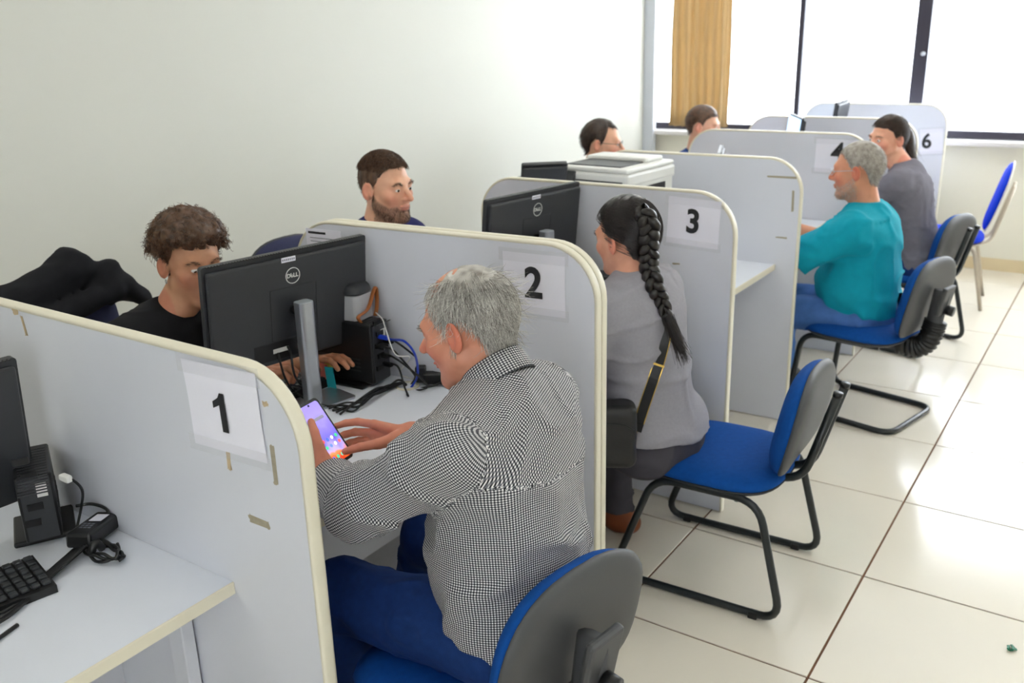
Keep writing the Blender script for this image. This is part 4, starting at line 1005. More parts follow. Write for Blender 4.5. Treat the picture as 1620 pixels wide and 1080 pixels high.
    def shf(P):
        a = tor(P) - loose
        d = smin(smin(a, sl['L'](P), .035), sl['R'](P), .035)
        q = P @ np.stack([tl, tf, tu]).T.astype(P.dtype)
        q = (q + .035 * np.stack([n_(q) for n_ in (lambda x: vnoise(x, 5.), lambda x: vnoise(x + 9, 5.), lambda x: vnoise(x + 17, 5.))], 1)).astype(np.float32); n1 = vnoise(q * SC, 1.0) ; n2 = vnoise(q * SC[[2, 1, 0]] * .8 + 7, 1.0); n3 = vnoise(q, 9.)
        d = d - wrinkle * np.exp(-(n1 / .16) ** 2) - wrinkle * .7 * np.exp(-(n2 / .14) ** 2) - wrinkle * .5 * n3 + wrinkle * .5
        for q_, s_, e_, w_ in (('L', shL, elL, wristL), ('R', shR, elR, wristR)):
            if sleeve > 1:   # cut the sleeve square at the cuff
                e2 = e_ + (w_ - e_) * (sleeve - 1); dr = nrm(w_ - e_).astype(P.dtype); c_ = (P - e2.astype(P.dtype)) @ dr; near = np.linalg.norm(P - e2.astype(P.dtype), axis=1) - .12
                d = np.where(near < 0, smax(d, c_, .004), d)
            else:
                e2 = s_ + (e_ - s_) * sleeve; dr = nrm(e_ - s_).astype(P.dtype); c_ = (P - e2.astype(P.dtype)) @ dr; near = np.linalg.norm(P - e2.astype(P.dtype), axis=1) - .13
                d = np.where(near < 0, smax(d, c_, .004), d)
        d = smax(d, hemz + .02 * n3 - P[:, 2], .006)
        nk = (P - (neck + tu * .05).astype(P.dtype)) @ tu.astype(P.dtype)
        rad_ = np.linalg.norm((P - neck.astype(P.dtype)) - ((P - neck.astype(P.dtype)) @ tu.astype(P.dtype))[:, None] * tu.astype(P.dtype), axis=1)
        d = np.where(rad_ < .10, smax(d, nk, .006), d)
        if vneck: d = smax(d, -cap(neck + tu * .05 + tf * .05, neck + tf * .13 - tu * .07, .055, .006)(P), .004)
        return d
    V, F = nets(shf, np.minimum(lo, hi) + .06, hi - .04, res)
    uv = None
    if uvcheck:
        # cloth coordinates: torso wraps round the spine, yoke and sleeves run their own way
        def cyl(V, o, ax, ref, R0):
            q = V - o; h = q @ ax; r = q - h[:, None] * ax; a = np.arctan2(r @ np.cross(ax, ref), r @ ref); return a * R0, h
        tu_ = cyl(V, hip, tu, tf * -1.0, .155); yoke = (V - neck) @ nrm(tu + tf * -.25) > -.115
        UV = np.stack(tu_, 1)
        ya = nrm(tl * .9 + tf * .25); UVy = np.stack([(V - neck) @ ya, (V - neck) @ nrm(np.cross(ya, tu) * -.8 + tu * .6)], 1); UV[yoke] = UVy[yoke] + 3
        dT = tor(V.astype(np.float32)) - loose
        zone = np.where(yoke, 1, 0)
        for i_, (q, s_, e_, w_) in enumerate((('L', shL, elL, wristL), ('R', shR, elR, wristR))):
            ds = sl[q](V.astype(np.float32)); m_ = ds < dT - .004
            ups = nrm(e_ - s_); seg2 = (V - e_) @ nrm(w_ - e_) > 0
            ref = nrm(np.cross(ups, tl)); a1 = np.stack(cyl(V, s_, ups, ref, .062), 1); a2 = np.stack(cyl(V, e_, nrm(w_ - e_), nrm(np.cross(nrm(w_ - e_), tl)), .055), 1)
            UV[m_] = np.where(seg2[m_][:, None], a2[m_] + 11, a1[m_] + 7); zone[m_] = 2 + i_ * 2 + seg2[m_]
        fu = UV[F]; zf = zone[F]; ref = fu[:, :1]
        bad = (np.abs(fu - ref) > .1)
        fu = np.where(bad, ref + (V[F] - V[F][:, :1])[..., :2], fu); uv = fu.reshape(-1, 2)
    npmesh(shirtname, V, F, shirt, t, uv=uv)
    # ---- trousers and shoes
    pel = ell(hip + tu * .0, (.180 * build.get('hip', 1.), .140 * build.get('d', 1.), .12), np.stack([tl, tf, tu]))
    lg = union([pel] + [cap(h_, k_, .096 * thick, .072 * thick) for h_, k_ in ((hL, kL), (hR, kR))], .04)
    cf = union([cap(k_, a_ + A3(0, 0, .0), .070 * thick, .058) for k_, a_ in ((kL, aL), (kR, aR))], .002)
    def trf(P):
        d = smin(lg(P), cf(P), .03); n1 = vnoise(P * np.array([9, 9, 16], np.float32), 1.) ; n3 = vnoise(P, 24.)
        d = d - .008 * np.exp(-(n1 / .15) ** 2) - .002 * n3 + .003
        d = smax(d, .085 - P[:, 2], .004)
        return smax(d, (P - (hip + tu * .14).astype(P.dtype)) @ tu.astype(P.dtype), .01)
    V, F = nets(trf, lo - .02, hi, .010 if res < .009 else .013); npmesh('trousers', V, F, trouser, t)
    for a_ in (aL, aR):
        b0 = A3(a_[0], a_[1], .05)
        def sf(P, b0=b0):
            d = smin(cap(b0 - fd * .05, b0 + fd * .10, .042, .040)(P), cap(b0 + A3(0, 0, .06), b0, .05, .045)(P), .03); d = smin(d, cap(b0 + fd * .1, b0 + fd * .16 - A3(0, 0, .012), .040, .032)(P), .02)
            return smax(d, .004 - P[:, 2], .003)
        V, F = nets(sf, b0 - .25, b0 + .25, .008); npmesh('shoe', V, F, shoe, t)
    # ---- hair
    if hair:
        hmf = hair.get('mask', lambda q: H.hmask(q)); capt = hair.get('cap', .010); rs = np.random.RandomState(hair.get('seed', 1))
        def hf(P):
            q = H.loc(P); d = H.lf(q, ears=False) - capt * np.clip(hmf(q) / .03, .05, 1) * hair.get('vol', lambda q: 1.)(q)
            d = d - hair.get('lump', .003) * vnoise(q.astype(np.float32) * np.array(hair.get('ls', (60, 60, 60)), np.float32), 1.)
            return smax(d, -hmf(q) - .002, .006) * H.k
        hp = []
        if hair.get('capmesh', True):
            c_ = H.glob((0, 0, .03)); V, F = nets(hf, c_ - .18 * k, c_ + .18 * k, hair.get('res', .0042)); a = .35 + .3 * vnoise((H.loc(V) * 90).astype(np.float32), 1.); hp.append((V, F, np.stack([a, a, a, a * 0 + 1], 1)))
        for g in hair.get('strands', []):
            m_ = g['mask'](headp) if 'mask' in g else (hmf(headp) > g.get('inset', .0)) & (np.abs(headp[:, 0]) < .079)
            c = np.where(m_)[0]
            if len(c) == 0: continue
            c = rs.choice(c, g['n']); q = headp[c] + rs.randn(len(c), 3) * .0015; nn = grad(lambda x: H.lf(x, ears=False), q)
            q = q - nn * H.lf(q, ears=False)[:, None] + nn * g.get('lift', 0.)
            d = g['dir'](q, nn); d = d / (np.linalg.norm(d, axis=1)[:, None] + 1e-9)
            off = g.get('off', .002)
            def keep(x, off=off, hug=g.get('hug', 0.)):
                v = H.lf(x, ears=False); gr = grad(lambda y: H.lf(y, ears=False), x); e_ = off - v; return x + gr * np.where(e_ > 0, np.minimum(e_, .02), e_ * hug)[:, None]
            V, F, A = strands(q, d, g['len'], g['rad'], g.get('seg', 5), g.get('grav', 0.), g.get('curl', 0.), g.get('wild', .2), g.get('seed', 3), keep if g.get('keep', True) else None)
            hp.append((H.glob(V), F, A))
        V, F, A = vjoin(hp); npmesh('hair', V, F, hair['mat'], t, A)
    return t, H, dict(shL=shL, shR=shR, elL=elL, elR=elR, wL=wristL, wR=wristR, up=tu, lat=tl, fw=tf)
def brow(n=90, ln=.009, z=.026, rad=.0005):
    return dict(n=n * 2, len=ln, rad=rad, seg=3, seed=9, wild=.12, keep=True, off=.0006, mask=lambda p: (np.abs(np.abs(p[:, 0]) - .031) < .017) & (np.abs(p[:, 2] - z + .25 * (np.abs(p[:, 0]) - .031) ** 2 / .01) < .0034) & (p[:, 1] > .06),
                dir=lambda q, nn: np.stack([np.sign(q[:, 0]) * 1.0, -.2 + 0 * q[:, 0], .25 + 0 * q[:, 0]], 1) + nn * .15)
# ------------------------------------------------------------------ people
m_jean = cloth_mat('blue_denim', '17356E', .85, .25, 60, .4, 700); m_jean2 = cloth_mat('washed_denim', '4C74B4', .85, .5, 14, .4, 700)
m_dgrey = cloth_mat('dark_grey_trousers', '4A4850'); m_black_c = cloth_mat('black_trousers', '1A1B20')
m_shoe = mat('dark_shoe', '1C1A1A', .5); m_shoeb = mat('brown_shoe', '8A4A28', .5)
sk_old = skin_mat('skin_ruddy', 'DE9C80', 'C07064', 'B7AC9F', 'D2604C')
sk_fair = skin_mat('skin_fair', 'E8B496', 'CC7A72', '4A3428', 'DE7C66')
sk_tan = skin_mat('skin_tan', 'D09A78', 'B46C60', '33241C', 'C87058')
sk_teal = skin_mat('skin_weathered', 'D89878', 'BA7060', 'A89F96', 'D0664E')
sk_wom = skin_mat('skin_woman', 'E4A88C', 'C66A66', '2A1C18', 'DE7A66')
h_grey = hair_mat('grey_hair', '6E665E', 'F4F1EA', .45); h_dark = hair_mat('dark_brown_hair', '1E130D', '4A3222'); h_brown = hair_mat('brown_hair', '2A1B12', '7E5A40'); h_black = hair_mat('black_hair', '0C0A0B', '2E2422', .32)
h_silver = hair_mat('silver_hair', '7C746C', 'CFC8BE', .55)
def H_mask(p, hl):
    th = np.degrees(np.abs(np.arctan2(p[:, 0], p[:, 1] + .012))); a, b = zip(*hl); return p[:, 2] - np.interp(th, a, b)
back_dir = lambda q, nn: np.stack([q[:, 0] * 3, -.35 + 0 * q[:, 0], -.75 + 0 * q[:, 0]], 1) + nn * .35

# phone and the two hands of the man in the checked shirt
PHC = ond(513, 684, 2.16); PL = nrm((.585, .079, -.807)); PN = nrm(A3(.757, .15, .62) - PL * np.dot((.757, .15, .62), PL)); PW = np.cross(PN, PL) * -1.0
if PW[1] < 0: PW = -PW            # phone right edge, away from the camera
ph = lambda r, u, n: PHC + PW * r - PL * u + PN * n
t = thing('smartphone', 'smartphone with a lit purple and orange home screen held in both hands', 'phone', tuple(PHC))
Rm = Matrix(np.stack([PW, -PL, PN], 1).tolist()).to_4x4()
def phone_part(name, ol, z0, z1, m_, par, dx=0, dy=0):
    V, F = prism_geo([(x + dx, y + dy) for x, y in ol], z0, z1); o = mesh(name, V, F, m_, None, smooth=False); o.data.transform(Rm); link_parent(o, par); return o
def link_parent(o, par): o.parent = par
phone_part('phone_case', outline_rr(.080, .164, .012, 5), -.006, .003, m_black, t)
scr = bpy.data.materials.new('phone_wallpaper'); scr.use_nodes = True; nt = scr.node_tree; b = nt.nodes['Principled BSDF']
tc = nt.nodes.new('ShaderNodeTexCoord'); sp = nt.nodes.new('ShaderNodeSeparateXYZ'); nt.links.new(tc.outputs['Generated'], sp.inputs[0])
vr = nt.nodes.new('ShaderNodeTexVoronoi'); vr.inputs['Scale'].default_value = 2.2; nt.links.new(tc.outputs['Generated'], vr.inputs['Vector'])
ad_ = nt.nodes.new('ShaderNodeMath'); ad_.operation = 'MULTIPLY_ADD'; nt.links.new(vr.outputs['Distance'], ad_.inputs[0]); ad_.inputs[1].default_value = .25; nt.links.new(sp.outputs['Z'], ad_.inputs[2])
rp = nt.nodes.new('ShaderNodeValToRGB'); nt.links.new(ad_.outputs[0], rp.inputs[0]); cr_ = rp.color_ramp
cr_.elements[0].position = .12; cr_.elements[0].color = lin('E8421C'); cr_.elements[1].position = .95; cr_.elements[1].color = lin('9A86F2')
for p_, c_ in ((.26, 'F08A3C'), (.32, 'B8A6F4'), (.50, '4A34C8'), (.72, '6A50E0')): e_ = cr_.elements.new(p_); e_.color = lin(c_)
nt.links.new(rp.outputs[0], b.inputs['Emission Color']); b.inputs['Emission Strength'].default_value = .6; b.inputs['Base Color'].default_value = (.01, .01, .01, 1); b.inputs['Roughness'].default_value = .15
so = phone_part('phone_screen', outline_rr(.068, .150, .008, 5), .003, .0036, scr, t)
phone_part('search_bar', outline_rr(.050, .008, .0035, 4), .0037, .004, mat('widget_grey', '8E8AA0', .4, emit=.35), so, 0, .035)
phone_part('camera_notch', outline_rr(.006, .005, .002, 4), .0037, .004, m_black, so, 0, .071)
for k_, (x_, y_, c_) in enumerate([(-.024 + .016 * (i % 4), -.018 - .016 * (i // 4), ['E8505A', 'F0F0F4', '5A78E8', '36B878', 'E8E8F8', '3C5AD8'][(i * 5 + i // 4) % 6]) for i in range(8)] + [(-.024 + .016 * i, -.063, ['6A5AE8', '35B58A', '4CC0A0', 'F2F2F6'][i]) for i in range(4)]):
    phone_part('app_icon', [(.0045 * math.cos(a), .0045 * math.sin(a)) for a in np.linspace(0, 2 * PI, 12, endpoint=False)], .0037, .004, mat('icon_' + c_, c_, .4, emit=.7), so, x_, y_)

wL = ph(-.058, -.085, -.012)
jl = []
for i in range(4):
    y = .030 - .021 * i; jl.append([ph(-.052, y - .012, -.030), ph(-.022, y, -.026), ph(.014, y + .003, -.019), ph(.034, y + .004, -.015)])
tl_ = [ph(-.055, -.055, .000), ph(-.052, -.020, .012), ph(-.043, .012, .016), ph(-.030, .036, .012)]
wR = ond(652, 686, 2.17)
jr = [[ond(592, 671, 2.19), ond(566, 667, 2.225), ond(547, 669, 2.235), ond(531, 674, 2.235)], [ond(590, 684, 2.215), ond(562, 683, 2.245), ond(546, 687, 2.25), ond(533, 692, 2.245)],
      [ond(593, 696, 2.225), ond(568, 697, 2.25), ond(554, 700, 2.25), ond(544, 703, 2.245)], [ond(600, 703, 2.225), ond(580, 707, 2.24), ond(568, 709, 2.24), ond(558, 708, 2.24)]]
tr_ = [ond(628, 694, 2.15), ond(597, 702, 2.13), ond(570, 707, 2.13), ond(546, 714, 2.142)]
m_check = gingham('black_white_gingham')
gm = [(0, .105), (30, .096), (52, .072), (72, .02), (84, -.03), (91, -.005), (100, .026), (118, .0), (138, -.055), (180, -.072)]
bald = lambda p: np.exp(-(p[:, 0] ** 2 / .0030 + (p[:, 1] + .02) ** 2 / .0075)) * (p[:, 2] > .05)
combm = lambda q, nn: np.stack([q[:, 0] * 6, .35 - 6 * np.clip(.02 - q[:, 1], 0, .2), -.7 + 0 * q[:, 0]], 1) + nn * .3
t_old, H_old, J_old = person('grey-haired man in a black and white checked shirt using a smartphone', hip=(-.95, 1.38, .545), neck=(-1.0, 1.42, 1.045), head=ond(742, 516, 1.90), face=(-.95, -.13, -.30), faceup=(-.30, 0, .95), fwd=(-1, .08),
    k=1.03, shoL=(-.985, 1.235, .985), shoR=(-1.03, 1.61, .955), build=dict(w=1.10, d=1.10, belly=.02, arm=1.05), wristL=wL, wristR=wR, elbowL=onz(560, 795, .82) + A3(.02, -.01, 0), elbowR=(-1.17, 1.72, .80),
    handL=dict(joints=jl, thumb=tl_), handR=dict(joints=jr, thumb=tr_), kneeL=(-1.37, 1.27, .52), kneeR=(-1.36, 1.58, .52), ankL=(-1.36, 1.26, .095), ankR=(-1.5, 1.58, .095), skin=sk_old, shirt=m_check, trouser=m_jean, shoe=m_shoe,
    sleeve=1.62, loose=.016, wrinkle=.010, wf=(7, 7, 13), uvcheck=True, res=.007, hres=.0032, headkw=dict(hairline=gm, jaw=1.05, nose=1.2), blushk=.5, hem=.475, thick=1.05,
    hair=dict(mat=h_grey, cap=.0035, lump=.0015, scalp=.5, mask=lambda p: H_mask(p, gm) - .12 * bald(p), strands=[
        dict(n=5600, len=.034, rad=.00055, dir=combm, wild=.16, off=.007, lift=.004, hug=.75, mask=lambda p: (H_mask(p, gm) > .003) & (bald(p) < .22 + .35 * np.random.RandomState(2).rand(len(p))) & (np.abs(p[:, 0]) < .0775)),
        dict(n=520, len=.04, rad=.00045, dir=lambda q, nn: combm(q, nn) + nn * .7, wild=.4, off=.008, lift=.003, seed=8, mask=lambda p: (H_mask(p, gm) > .01) & (bald(p) < .6)), brow(50, .012)]))
def band(name, ctr, ax, r, w, m_, par, ref=(0, 0, 1), sx=1.0, thick=.004, lean=0.0, a0=0, a1=2 * math.pi):
    # a fabric ring round ax (collars, cuffs)
    ax = nrm(ax); u = nrm(np.asarray(ref, float) - ax * np.dot(ref, ax)); v = np.cross(ax, u); n = 36; V = []; F = []
    for i in range(n):
        a = a0 + (a1 - a0) * i / (n - 1)
        for rr_, hh in ((r, -w / 2), (r + thick, -w / 2), (r + thick + lean, w / 2), (r + lean, w / 2)):
            V.append(np.asarray(ctr) + ax * hh + rr_ * (math.cos(a) * u * sx + math.sin(a) * v))
    for i in range(n - 1):
        for j in range(4): F.append((i * 4 + j, i * 4 + 4 + j, i * 4 + 4 + (j + 1) % 4, i * 4 + (j + 1) % 4))
    o = mesh(name, V, F, m_, par, True)
    uvl = o.data.uv_layers.new(name='cloth')
    for lp in o.data.loops:
        i = lp.vertex_index; uvl.data[lp.index].uv = (i // 4 * .0093, (i % 4 in (2, 3)) * w)
    return o
def cuff(J, q, frac, r, w, m_, par, lean=.004):
    e_, w_ = J['el' + q], J['w' + q]; c = e_ + (w_ - e_) * frac; return band('cuff', c, w_ - e_, r, w, m_, par, lean=lean)
nk_o = np.array([-1.0, 1.42, 1.05]); hn = nrm(H_old.c - nk_o)
band('collar', nk_o + hn * .035 + A3(.004, 0, 0), hn, 0.068, .050, m_check, t_old, thick=.006, lean=-.004)
for q in 'LR': cuff(J_old, q, .60, .050, .06, m_check, t_old)

# curly-haired young man
cm = [(0, .058), (40, .056), (62, .042), (76, .0), (84, -.03), (91, .0), (100, .03), (118, .0), (138, -.055), (180, -.08)]
hb = ond(304, 414, 2.82)
t_boy, H_boy, J_boy = person('curly-haired young man in a black t-shirt behind the monitor', hip=(-2.50, 1.50, .55), neck=ond(268, 505, 2.86), head=hb, face=(.93, -.22, -.10), faceup=(.1, -.03, .99), fwd=(1, .05), build=dict(w=1.02),
    wristR=(-2.04, 1.60, .79), wristL=(-2.02, 1.86, .79), handR=dict(curl=.9), skin=sk_tan, shirt=cloth_mat('black_tshirt', '17181C', .85, .2), trouser=m_black_c, shoe=m_shoe, sleeve=.78, wrinkle=.005, hres=.0036,
    headkw=dict(hairline=cm), gaze=(0, 1, -.45),
    hair=dict(mat=h_brown, cap=.034, lump=.008, ls=(70, 70, 70), scalp=.9, res=.0042, mask=lambda p: H_mask(p, cm) + .010 * vnoise((p * 60).astype(np.float32), 1.), vol=lambda q: np.clip(-.05 + 13 * (q[:, 2] - .01), .12, 1.15), strands=[
        dict(n=2300, len=.030, rad=.0013, seg=9, dir=lambda q, nn: nn + .15, curl=.007, wild=.5, off=.016, lift=.016, seed=4, keep=False, mask=lambda p: (H_mask(p, cm) > .012) & (p[:, 2] > .03) & (np.abs(p[:, 0]) < .079)), dict(n=1100, len=.014, rad=.0009, seg=6, dir=lambda q, nn: nn, curl=.003, wild=.4, lift=.003, seed=5, inset=.0, keep=False), brow(60, .009)]))
V, F = tube_geo([H_boy.glob(A3(-.082, .0, -.044) + .0055 * A3(0, math.cos(a), math.sin(a))) for a in np.linspace(0, 2 * PI, 14, endpoint=False)], .0012, 6, True); mesh('earring', V, F, m_silver, t_boy, True)
V, F = tube_geo([H_boy.glob(A3(.082, .0, -.044) + .0055 * A3(0, math.cos(a), math.sin(a))) for a in np.linspace(0, 2 * PI, 14, endpoint=False)], .0012, 6, True); mesh('earring', V, F, m_silver, t_boy, True)
# bearded man
bmk = lambda p: np.minimum(np.minimum(-.028 - p[:, 2] - .25 * np.clip(.06 - p[:, 1], -1, .05) * 0, p[:, 1] + .012), .02) * (1 - np.exp(-(p[:, 0] ** 2 / .0006 + (p[:, 2] + .038) ** 2 / .00012)) * 0)
def beardmask(p):
    side = np.interp(p[:, 1], [-.01, .02, .06, .085, .1], [-.005, -.035, -.055, -.052, -.044])   # upper edge of the beard by depth
    m_ = side - p[:, 2]
    m_ = np.minimum(m_, p[:, 1] + .01); m_ = np.minimum(m_, .125 + p[:, 2])
    lips = np.exp(-(p[:, 0] ** 2 / .0005 + (p[:, 2] + .0625) ** 2 / .00006)) * (p[:, 1] > .08)
    return np.clip(m_, -.05, .012) - .03 * lips
bh = ond(611, 296, 3.36)
t_brd, H_brd, J_brd = person('bearded man in a navy v-neck top seated behind the numeral 2 panel', hip=(-2.52, 2.50, .55), neck=ond(596, 368, 3.40), head=bh, face=(.97, -.03, -.05), fwd=(1, 0), k=1.0, wristR=(-2.05, 2.40, .80), wristL=(-2.05, 2.72, .80),
    skin=sk_fair, shirt=cloth_mat('navy_scrub', '1E1F5C', .85, .15), trouser=m_black_c, shoe=m_shoe, sleeve=.7, hres=.0032, headkw=dict(nose=1.1, jaw=1.05, hairline=[(0, .074), (30, .076), (52, .056), (70, .018), (82, -.02), (91, .0), (100, .028), (118, .0), (138, -.05), (180, -.07)]), gaze=(.12, 1, -.1),
    beard=dict(mask=beardmask, amt=.5, scalp=.8), blushk=.45, vneck=True,
    hair=dict(mat=h_brown, cap=.010, lump=.003, ls=(40, 90, 40), res=.0042, vol=lambda q: np.clip(.2 + 9 * (q[:, 2] - .03), .15, 1.3), strands=[
        dict(n=3000, len=.028, rad=.0007, hug=.6, dir=lambda q, nn: np.stack([q[:, 0] * 2, .5 - 8 * np.clip(-q[:, 1], 0, .1), .25 - 5 * np.clip(.07 - q[:, 2], 0, .2)], 1) + nn * .5, wild=.34, off=.011, lift=.004, mask=lambda p: (H_mask(p, [(0, .074), (30, .076), (52, .060), (70, .06), (180, .06)]) > 0)),
        dict(n=1500, len=.010, rad=.0006, seg=3, dir=back_dir, wild=.25, off=.002, seed=12), brow(80, .010),
        dict(n=1500, len=.007, rad=.0005, seg=3, seed=6, wild=.3, off=.0006, mask=lambda p: beardmask(p) > .005, dir=lambda q, nn: np.stack([q[:, 0], .2 + 0 * q[:, 0], -1 + 0 * q[:, 0]], 1) + nn * .5)]))
# woman with the long braid
hw = ond(990, 376, 2.82)
t_brw, H_brw, J_brw = person('woman in a grey sweater with a long dark braid', hip=ony(1040, 684, 2.53), neck=ond(1003, 448, 2.80), head=hw, face=(-.96, .20, -.12), faceup=(-.1, 0, 1), fwd=(-1, .12), shw=.168, k=.97,
    build=dict(w=.98, d=1.05, hip=1.12, belly=.01), wristL=(-1.52, 2.42, .79), wristR=(-1.50, 2.72, .79), skin=sk_wom, shirt=cloth_mat('grey_knit', 'A09EA6', .95, .1, 120, .5, 1200), trouser=m_dgrey, shoe=m_shoeb, sleeve=1.8, loose=.012, wrinkle=.008, wf=(6, 6, 13), res=.008, hem=.50,
    kneeL=(-1.42, 2.40, .50), kneeR=(-1.42, 2.66, .50), headkw=dict(hairline=[(0, .066), (40, .06), (62, .044), (78, .006), (86, -.02), (92, .0), (100, .024), (118, -.01), (135, -.06), (180, -.085)], nose=.9, jaw=.9),
    hair=dict(mat=h_black, cap=.016, lump=.0016, ls=(30, 140, 30), scalp=.9, vol=lambda q: np.clip(.6 + 4 * q[:, 2], .4, 1.1), strands=[dict(n=3800, len=.09, rad=.0006, seg=6, dir=lambda q, nn: np.stack([.3 - q[:, 0] * 5, -1.2 + 0 * q[:, 0], -.55 - 4 * np.clip(-q[:, 1], 0, .1)], 1) + nn * .1, wild=.06, off=.017, lift=.016, inset=.004, hug=.9), brow(50)]))
# man in the teal t-shirt
ht = ony(1357, 269, 4.30)
t_tea, H_tea, J_tea = person('grey-haired man in a teal t-shirt and washed jeans with glasses', hip=ony(1362, 492, 4.30), neck=ony(1373, 335, 4.31), head=ht, face=(-.97, -.02, -.10), faceup=(-.1, 0, 1), fwd=(-1, 0), k=1.06, shw=.205,
    build=dict(w=1.22, d=1.18, belly=.035, arm=1.12), wristL=(-1.50, 4.18, .80), wristR=(-1.50, 4.55, .80), skin=sk_teal, shirt=cloth_mat('teal_tshirt', '0A9CB2', .85, .10, 30), trouser=m_jean2, shoe=m_shoe, sleeve=.86, loose=.016, wrinkle=.010, wf=(6, 6, 12), res=.010, hres=.0042, hem=.47,
    headkw=dict(hairline=[(0, .082), (35, .074), (58, .05), (74, .012), (84, -.02), (91, .0), (100, .026), (118, .0), (138, -.055), (180, -.075)], jaw=1.1, nose=1.0), beard=dict(mask=beardmask, amt=.28, scalp=.65), blushk=.7,
    hair=dict(mat=h_silver, cap=.004, lump=.001, scalp=.6, strands=[dict(n=3000, len=.012, rad=.0008, seg=3, dir=back_dir, wild=.25, off=.003), dict(n=500, len=.007, rad=.0006, seg=3, seed=6, wild=.3, off=.001, mask=lambda p: beardmask(p) > .004, dir=lambda q, nn: np.stack([q[:, 0], .2 + 0 * q[:, 0], -1 + 0 * q[:, 0]], 1) + nn * .5)]))
def glasses(H, par, m_):
    pts = lambda q: [H.glob((q * .032 + .021 * math.cos(a), .103 - .006 * abs(math.cos(a)), .002 + .015 * math.sin(a))) for a in np.linspace(0, 2 * PI, 20, endpoint=False)]
    G = [tube_geo(pts(q), .0011, 6, True) for q in (-1, 1)] + [tube_geo([H.glob((-.011, .104, .006)), H.glob((0, .108, .008)), H.glob((.011, .104, .006))], .0011, 6)]
    for q in (-1, 1): G.append(tube_geo([H.glob((q * .053, .097, .006)), H.glob((q * .078, .06, .008)), H.glob((q * .082, .0, .008)), H.glob((q * .08, -.02, -.008))], .0013, 6))
    V, F = merge(G); mesh('glasses', V, F, m_, par, True)
glasses(H_tea, t_tea, m_silver)
# ponytailed woman
hp_ = ony(1404, 220, 5.36)
t_pon, H_pon, J_pon = person('woman in a grey sweater with a ponytail looking back across her desk', hip=ony(1452, 420, 5.40), neck=ony(1432, 268, 5.38), head=hp_, face=(-.60, -.80, -.05), fwd=(-1, 0), shw=.165, k=1.0, build=dict(w=.95, hip=1.05),
    wristL=(-1.55, 5.25, .80), wristR=(-1.55, 5.55, .80), skin=sk_wom, shirt=cloth_mat('mid_grey_sweater', '77747E', .95, .12), trouser=m_jean, shoe=m_shoe, sleeve=1.8, res=.011, hres=.0045, wrinkle=.006,
    headkw=dict(nose=.9, jaw=.9), gaze=(0, 1, 0),
    hair=dict(mat=h_dark, cap=.013, lump=.001, scalp=.9, vol=lambda q: np.clip(.6 + 4 * q[:, 2], .4, 1.1), strands=[dict(n=2200, len=.07, rad=.0008, dir=lambda q, nn: np.stack([-q[:, 0] * 4, -1.2 + 0 * q[:, 0], -.2 + 0 * q[:, 0]], 1) + nn * .1, wild=.08, off=.014, lift=.012, inset=.004, hug=.9), brow(50)]))
# staff further along
hg = ony(953, 226, 4.32)
t_gla, H_gla, J_gla = person('staff man with glasses and receding dark hair, head above the sheetless panel', hip=(-2.60, 4.32, .55), neck=hg + A3(-.07, 0, -.19), head=hg, face=(.93, .33, -.08), fwd=(1, .1), wristR=(-2.06, 4.2, .80), wristL=(-2.06, 4.55, .80), skin=sk_fair,
    shirt=cloth_mat('slate_shirt', '3A4456', .85, .1), trouser=m_black_c, shoe=m_shoe, sleeve=.8, res=.012, hres=.0045, headkw=dict(hairline=[(0, .078), (28, .082), (48, .086), (64, .03), (80, -.02), (91, .0), (100, .028), (118, .0), (138, -.05), (180, -.07)]),
    hair=dict(mat=h_dark, cap=.008, lump=.002, strands=[dict(n=2200, len=.018, rad=.0008, seg=4, dir=back_dir, wild=.2, off=.005, lift=.003)]))
glasses(H_gla, t_gla, m_black)
hh = ony(1113, 199, 5.44)
t_hea, H_hea, J_hea = person('staff man with cropped dark hair, head above the numeral 4 panel by the curtain', hip=(-2.60, 5.44, .55), neck=hh + A3(-.06, 0, -.20), head=hh, face=(.95, .2, -.15), fwd=(1, .1), wristR=(-2.06, 5.3, .80), wristL=(-2.06, 5.65, .80), skin=sk_fair,
    shirt=cloth_mat('blue_work_shirt', '2F4C8A', .85, .1), trouser=m_black_c, shoe=m_shoe, sleeve=.8, res=.012, hres=.0045, hair=dict(mat=h_brown, cap=.008, lump=.001, strands=[dict(n=2200, len=.012, rad=.0008, seg=3, dir=back_dir, wild=.2, off=.005, lift=.003)]))

# ------------------------------------------------------------------ braid, ponytail, bag, jacket
from mathutils.bvhtree import BVHTree
def bvh(objs):
    V = []; F = []
    for o in objs:
        k = len(V); off = o.matrix_parent_inverse.inverted() if False else None
        V += [tuple(v.co) for v in o.data.vertices]; F += [tuple(i + k for i in p.vertices) for p in o.data.polygons]
    return BVHTree.FromPolygons(V, F)
def kids(t, *names): return [c for c in t.children if c.name.split('.')[0] in names]
def cast(tree, px, py, off):
    o = Vector(CC); d = Vector(ray(px, py)); h, n, i, dist = tree.ray_cast(o, d)
    return (np.array(h) - np.array(d) * off) if h is not None else None
bt = bvh(kids(t_brw, 'hair', 'shirt', 'trousers'))
def path_on(tree, pxs, off):
    out = []
    for (x, y) in pxs:
        q = cast(tree, x, y, off)
        if q is None: q = out[-1] + (ond(x, y, 2.7) - ond(x - 1, y - 1, 2.7)) * 10 if out else ond(x, y, 2.7)
        out.append(q)
    return out
bp = smooth_path(path_on(bt, [(1012, 330), (1026, 352), (1027, 385), (1027, 420), (1034, 448), (1045, 472), (1055, 500)], .014), 14)
bp = np.array(bp); T = np.gradient(bp, axis=0); T /= np.linalg.norm(T, axis=1)[:, None]
Ucam = -ray(1030, 420); side = np.cross(T, Ucam); side /= np.linalg.norm(side, axis=1)[:, None]; outw = np.cross(side, T)
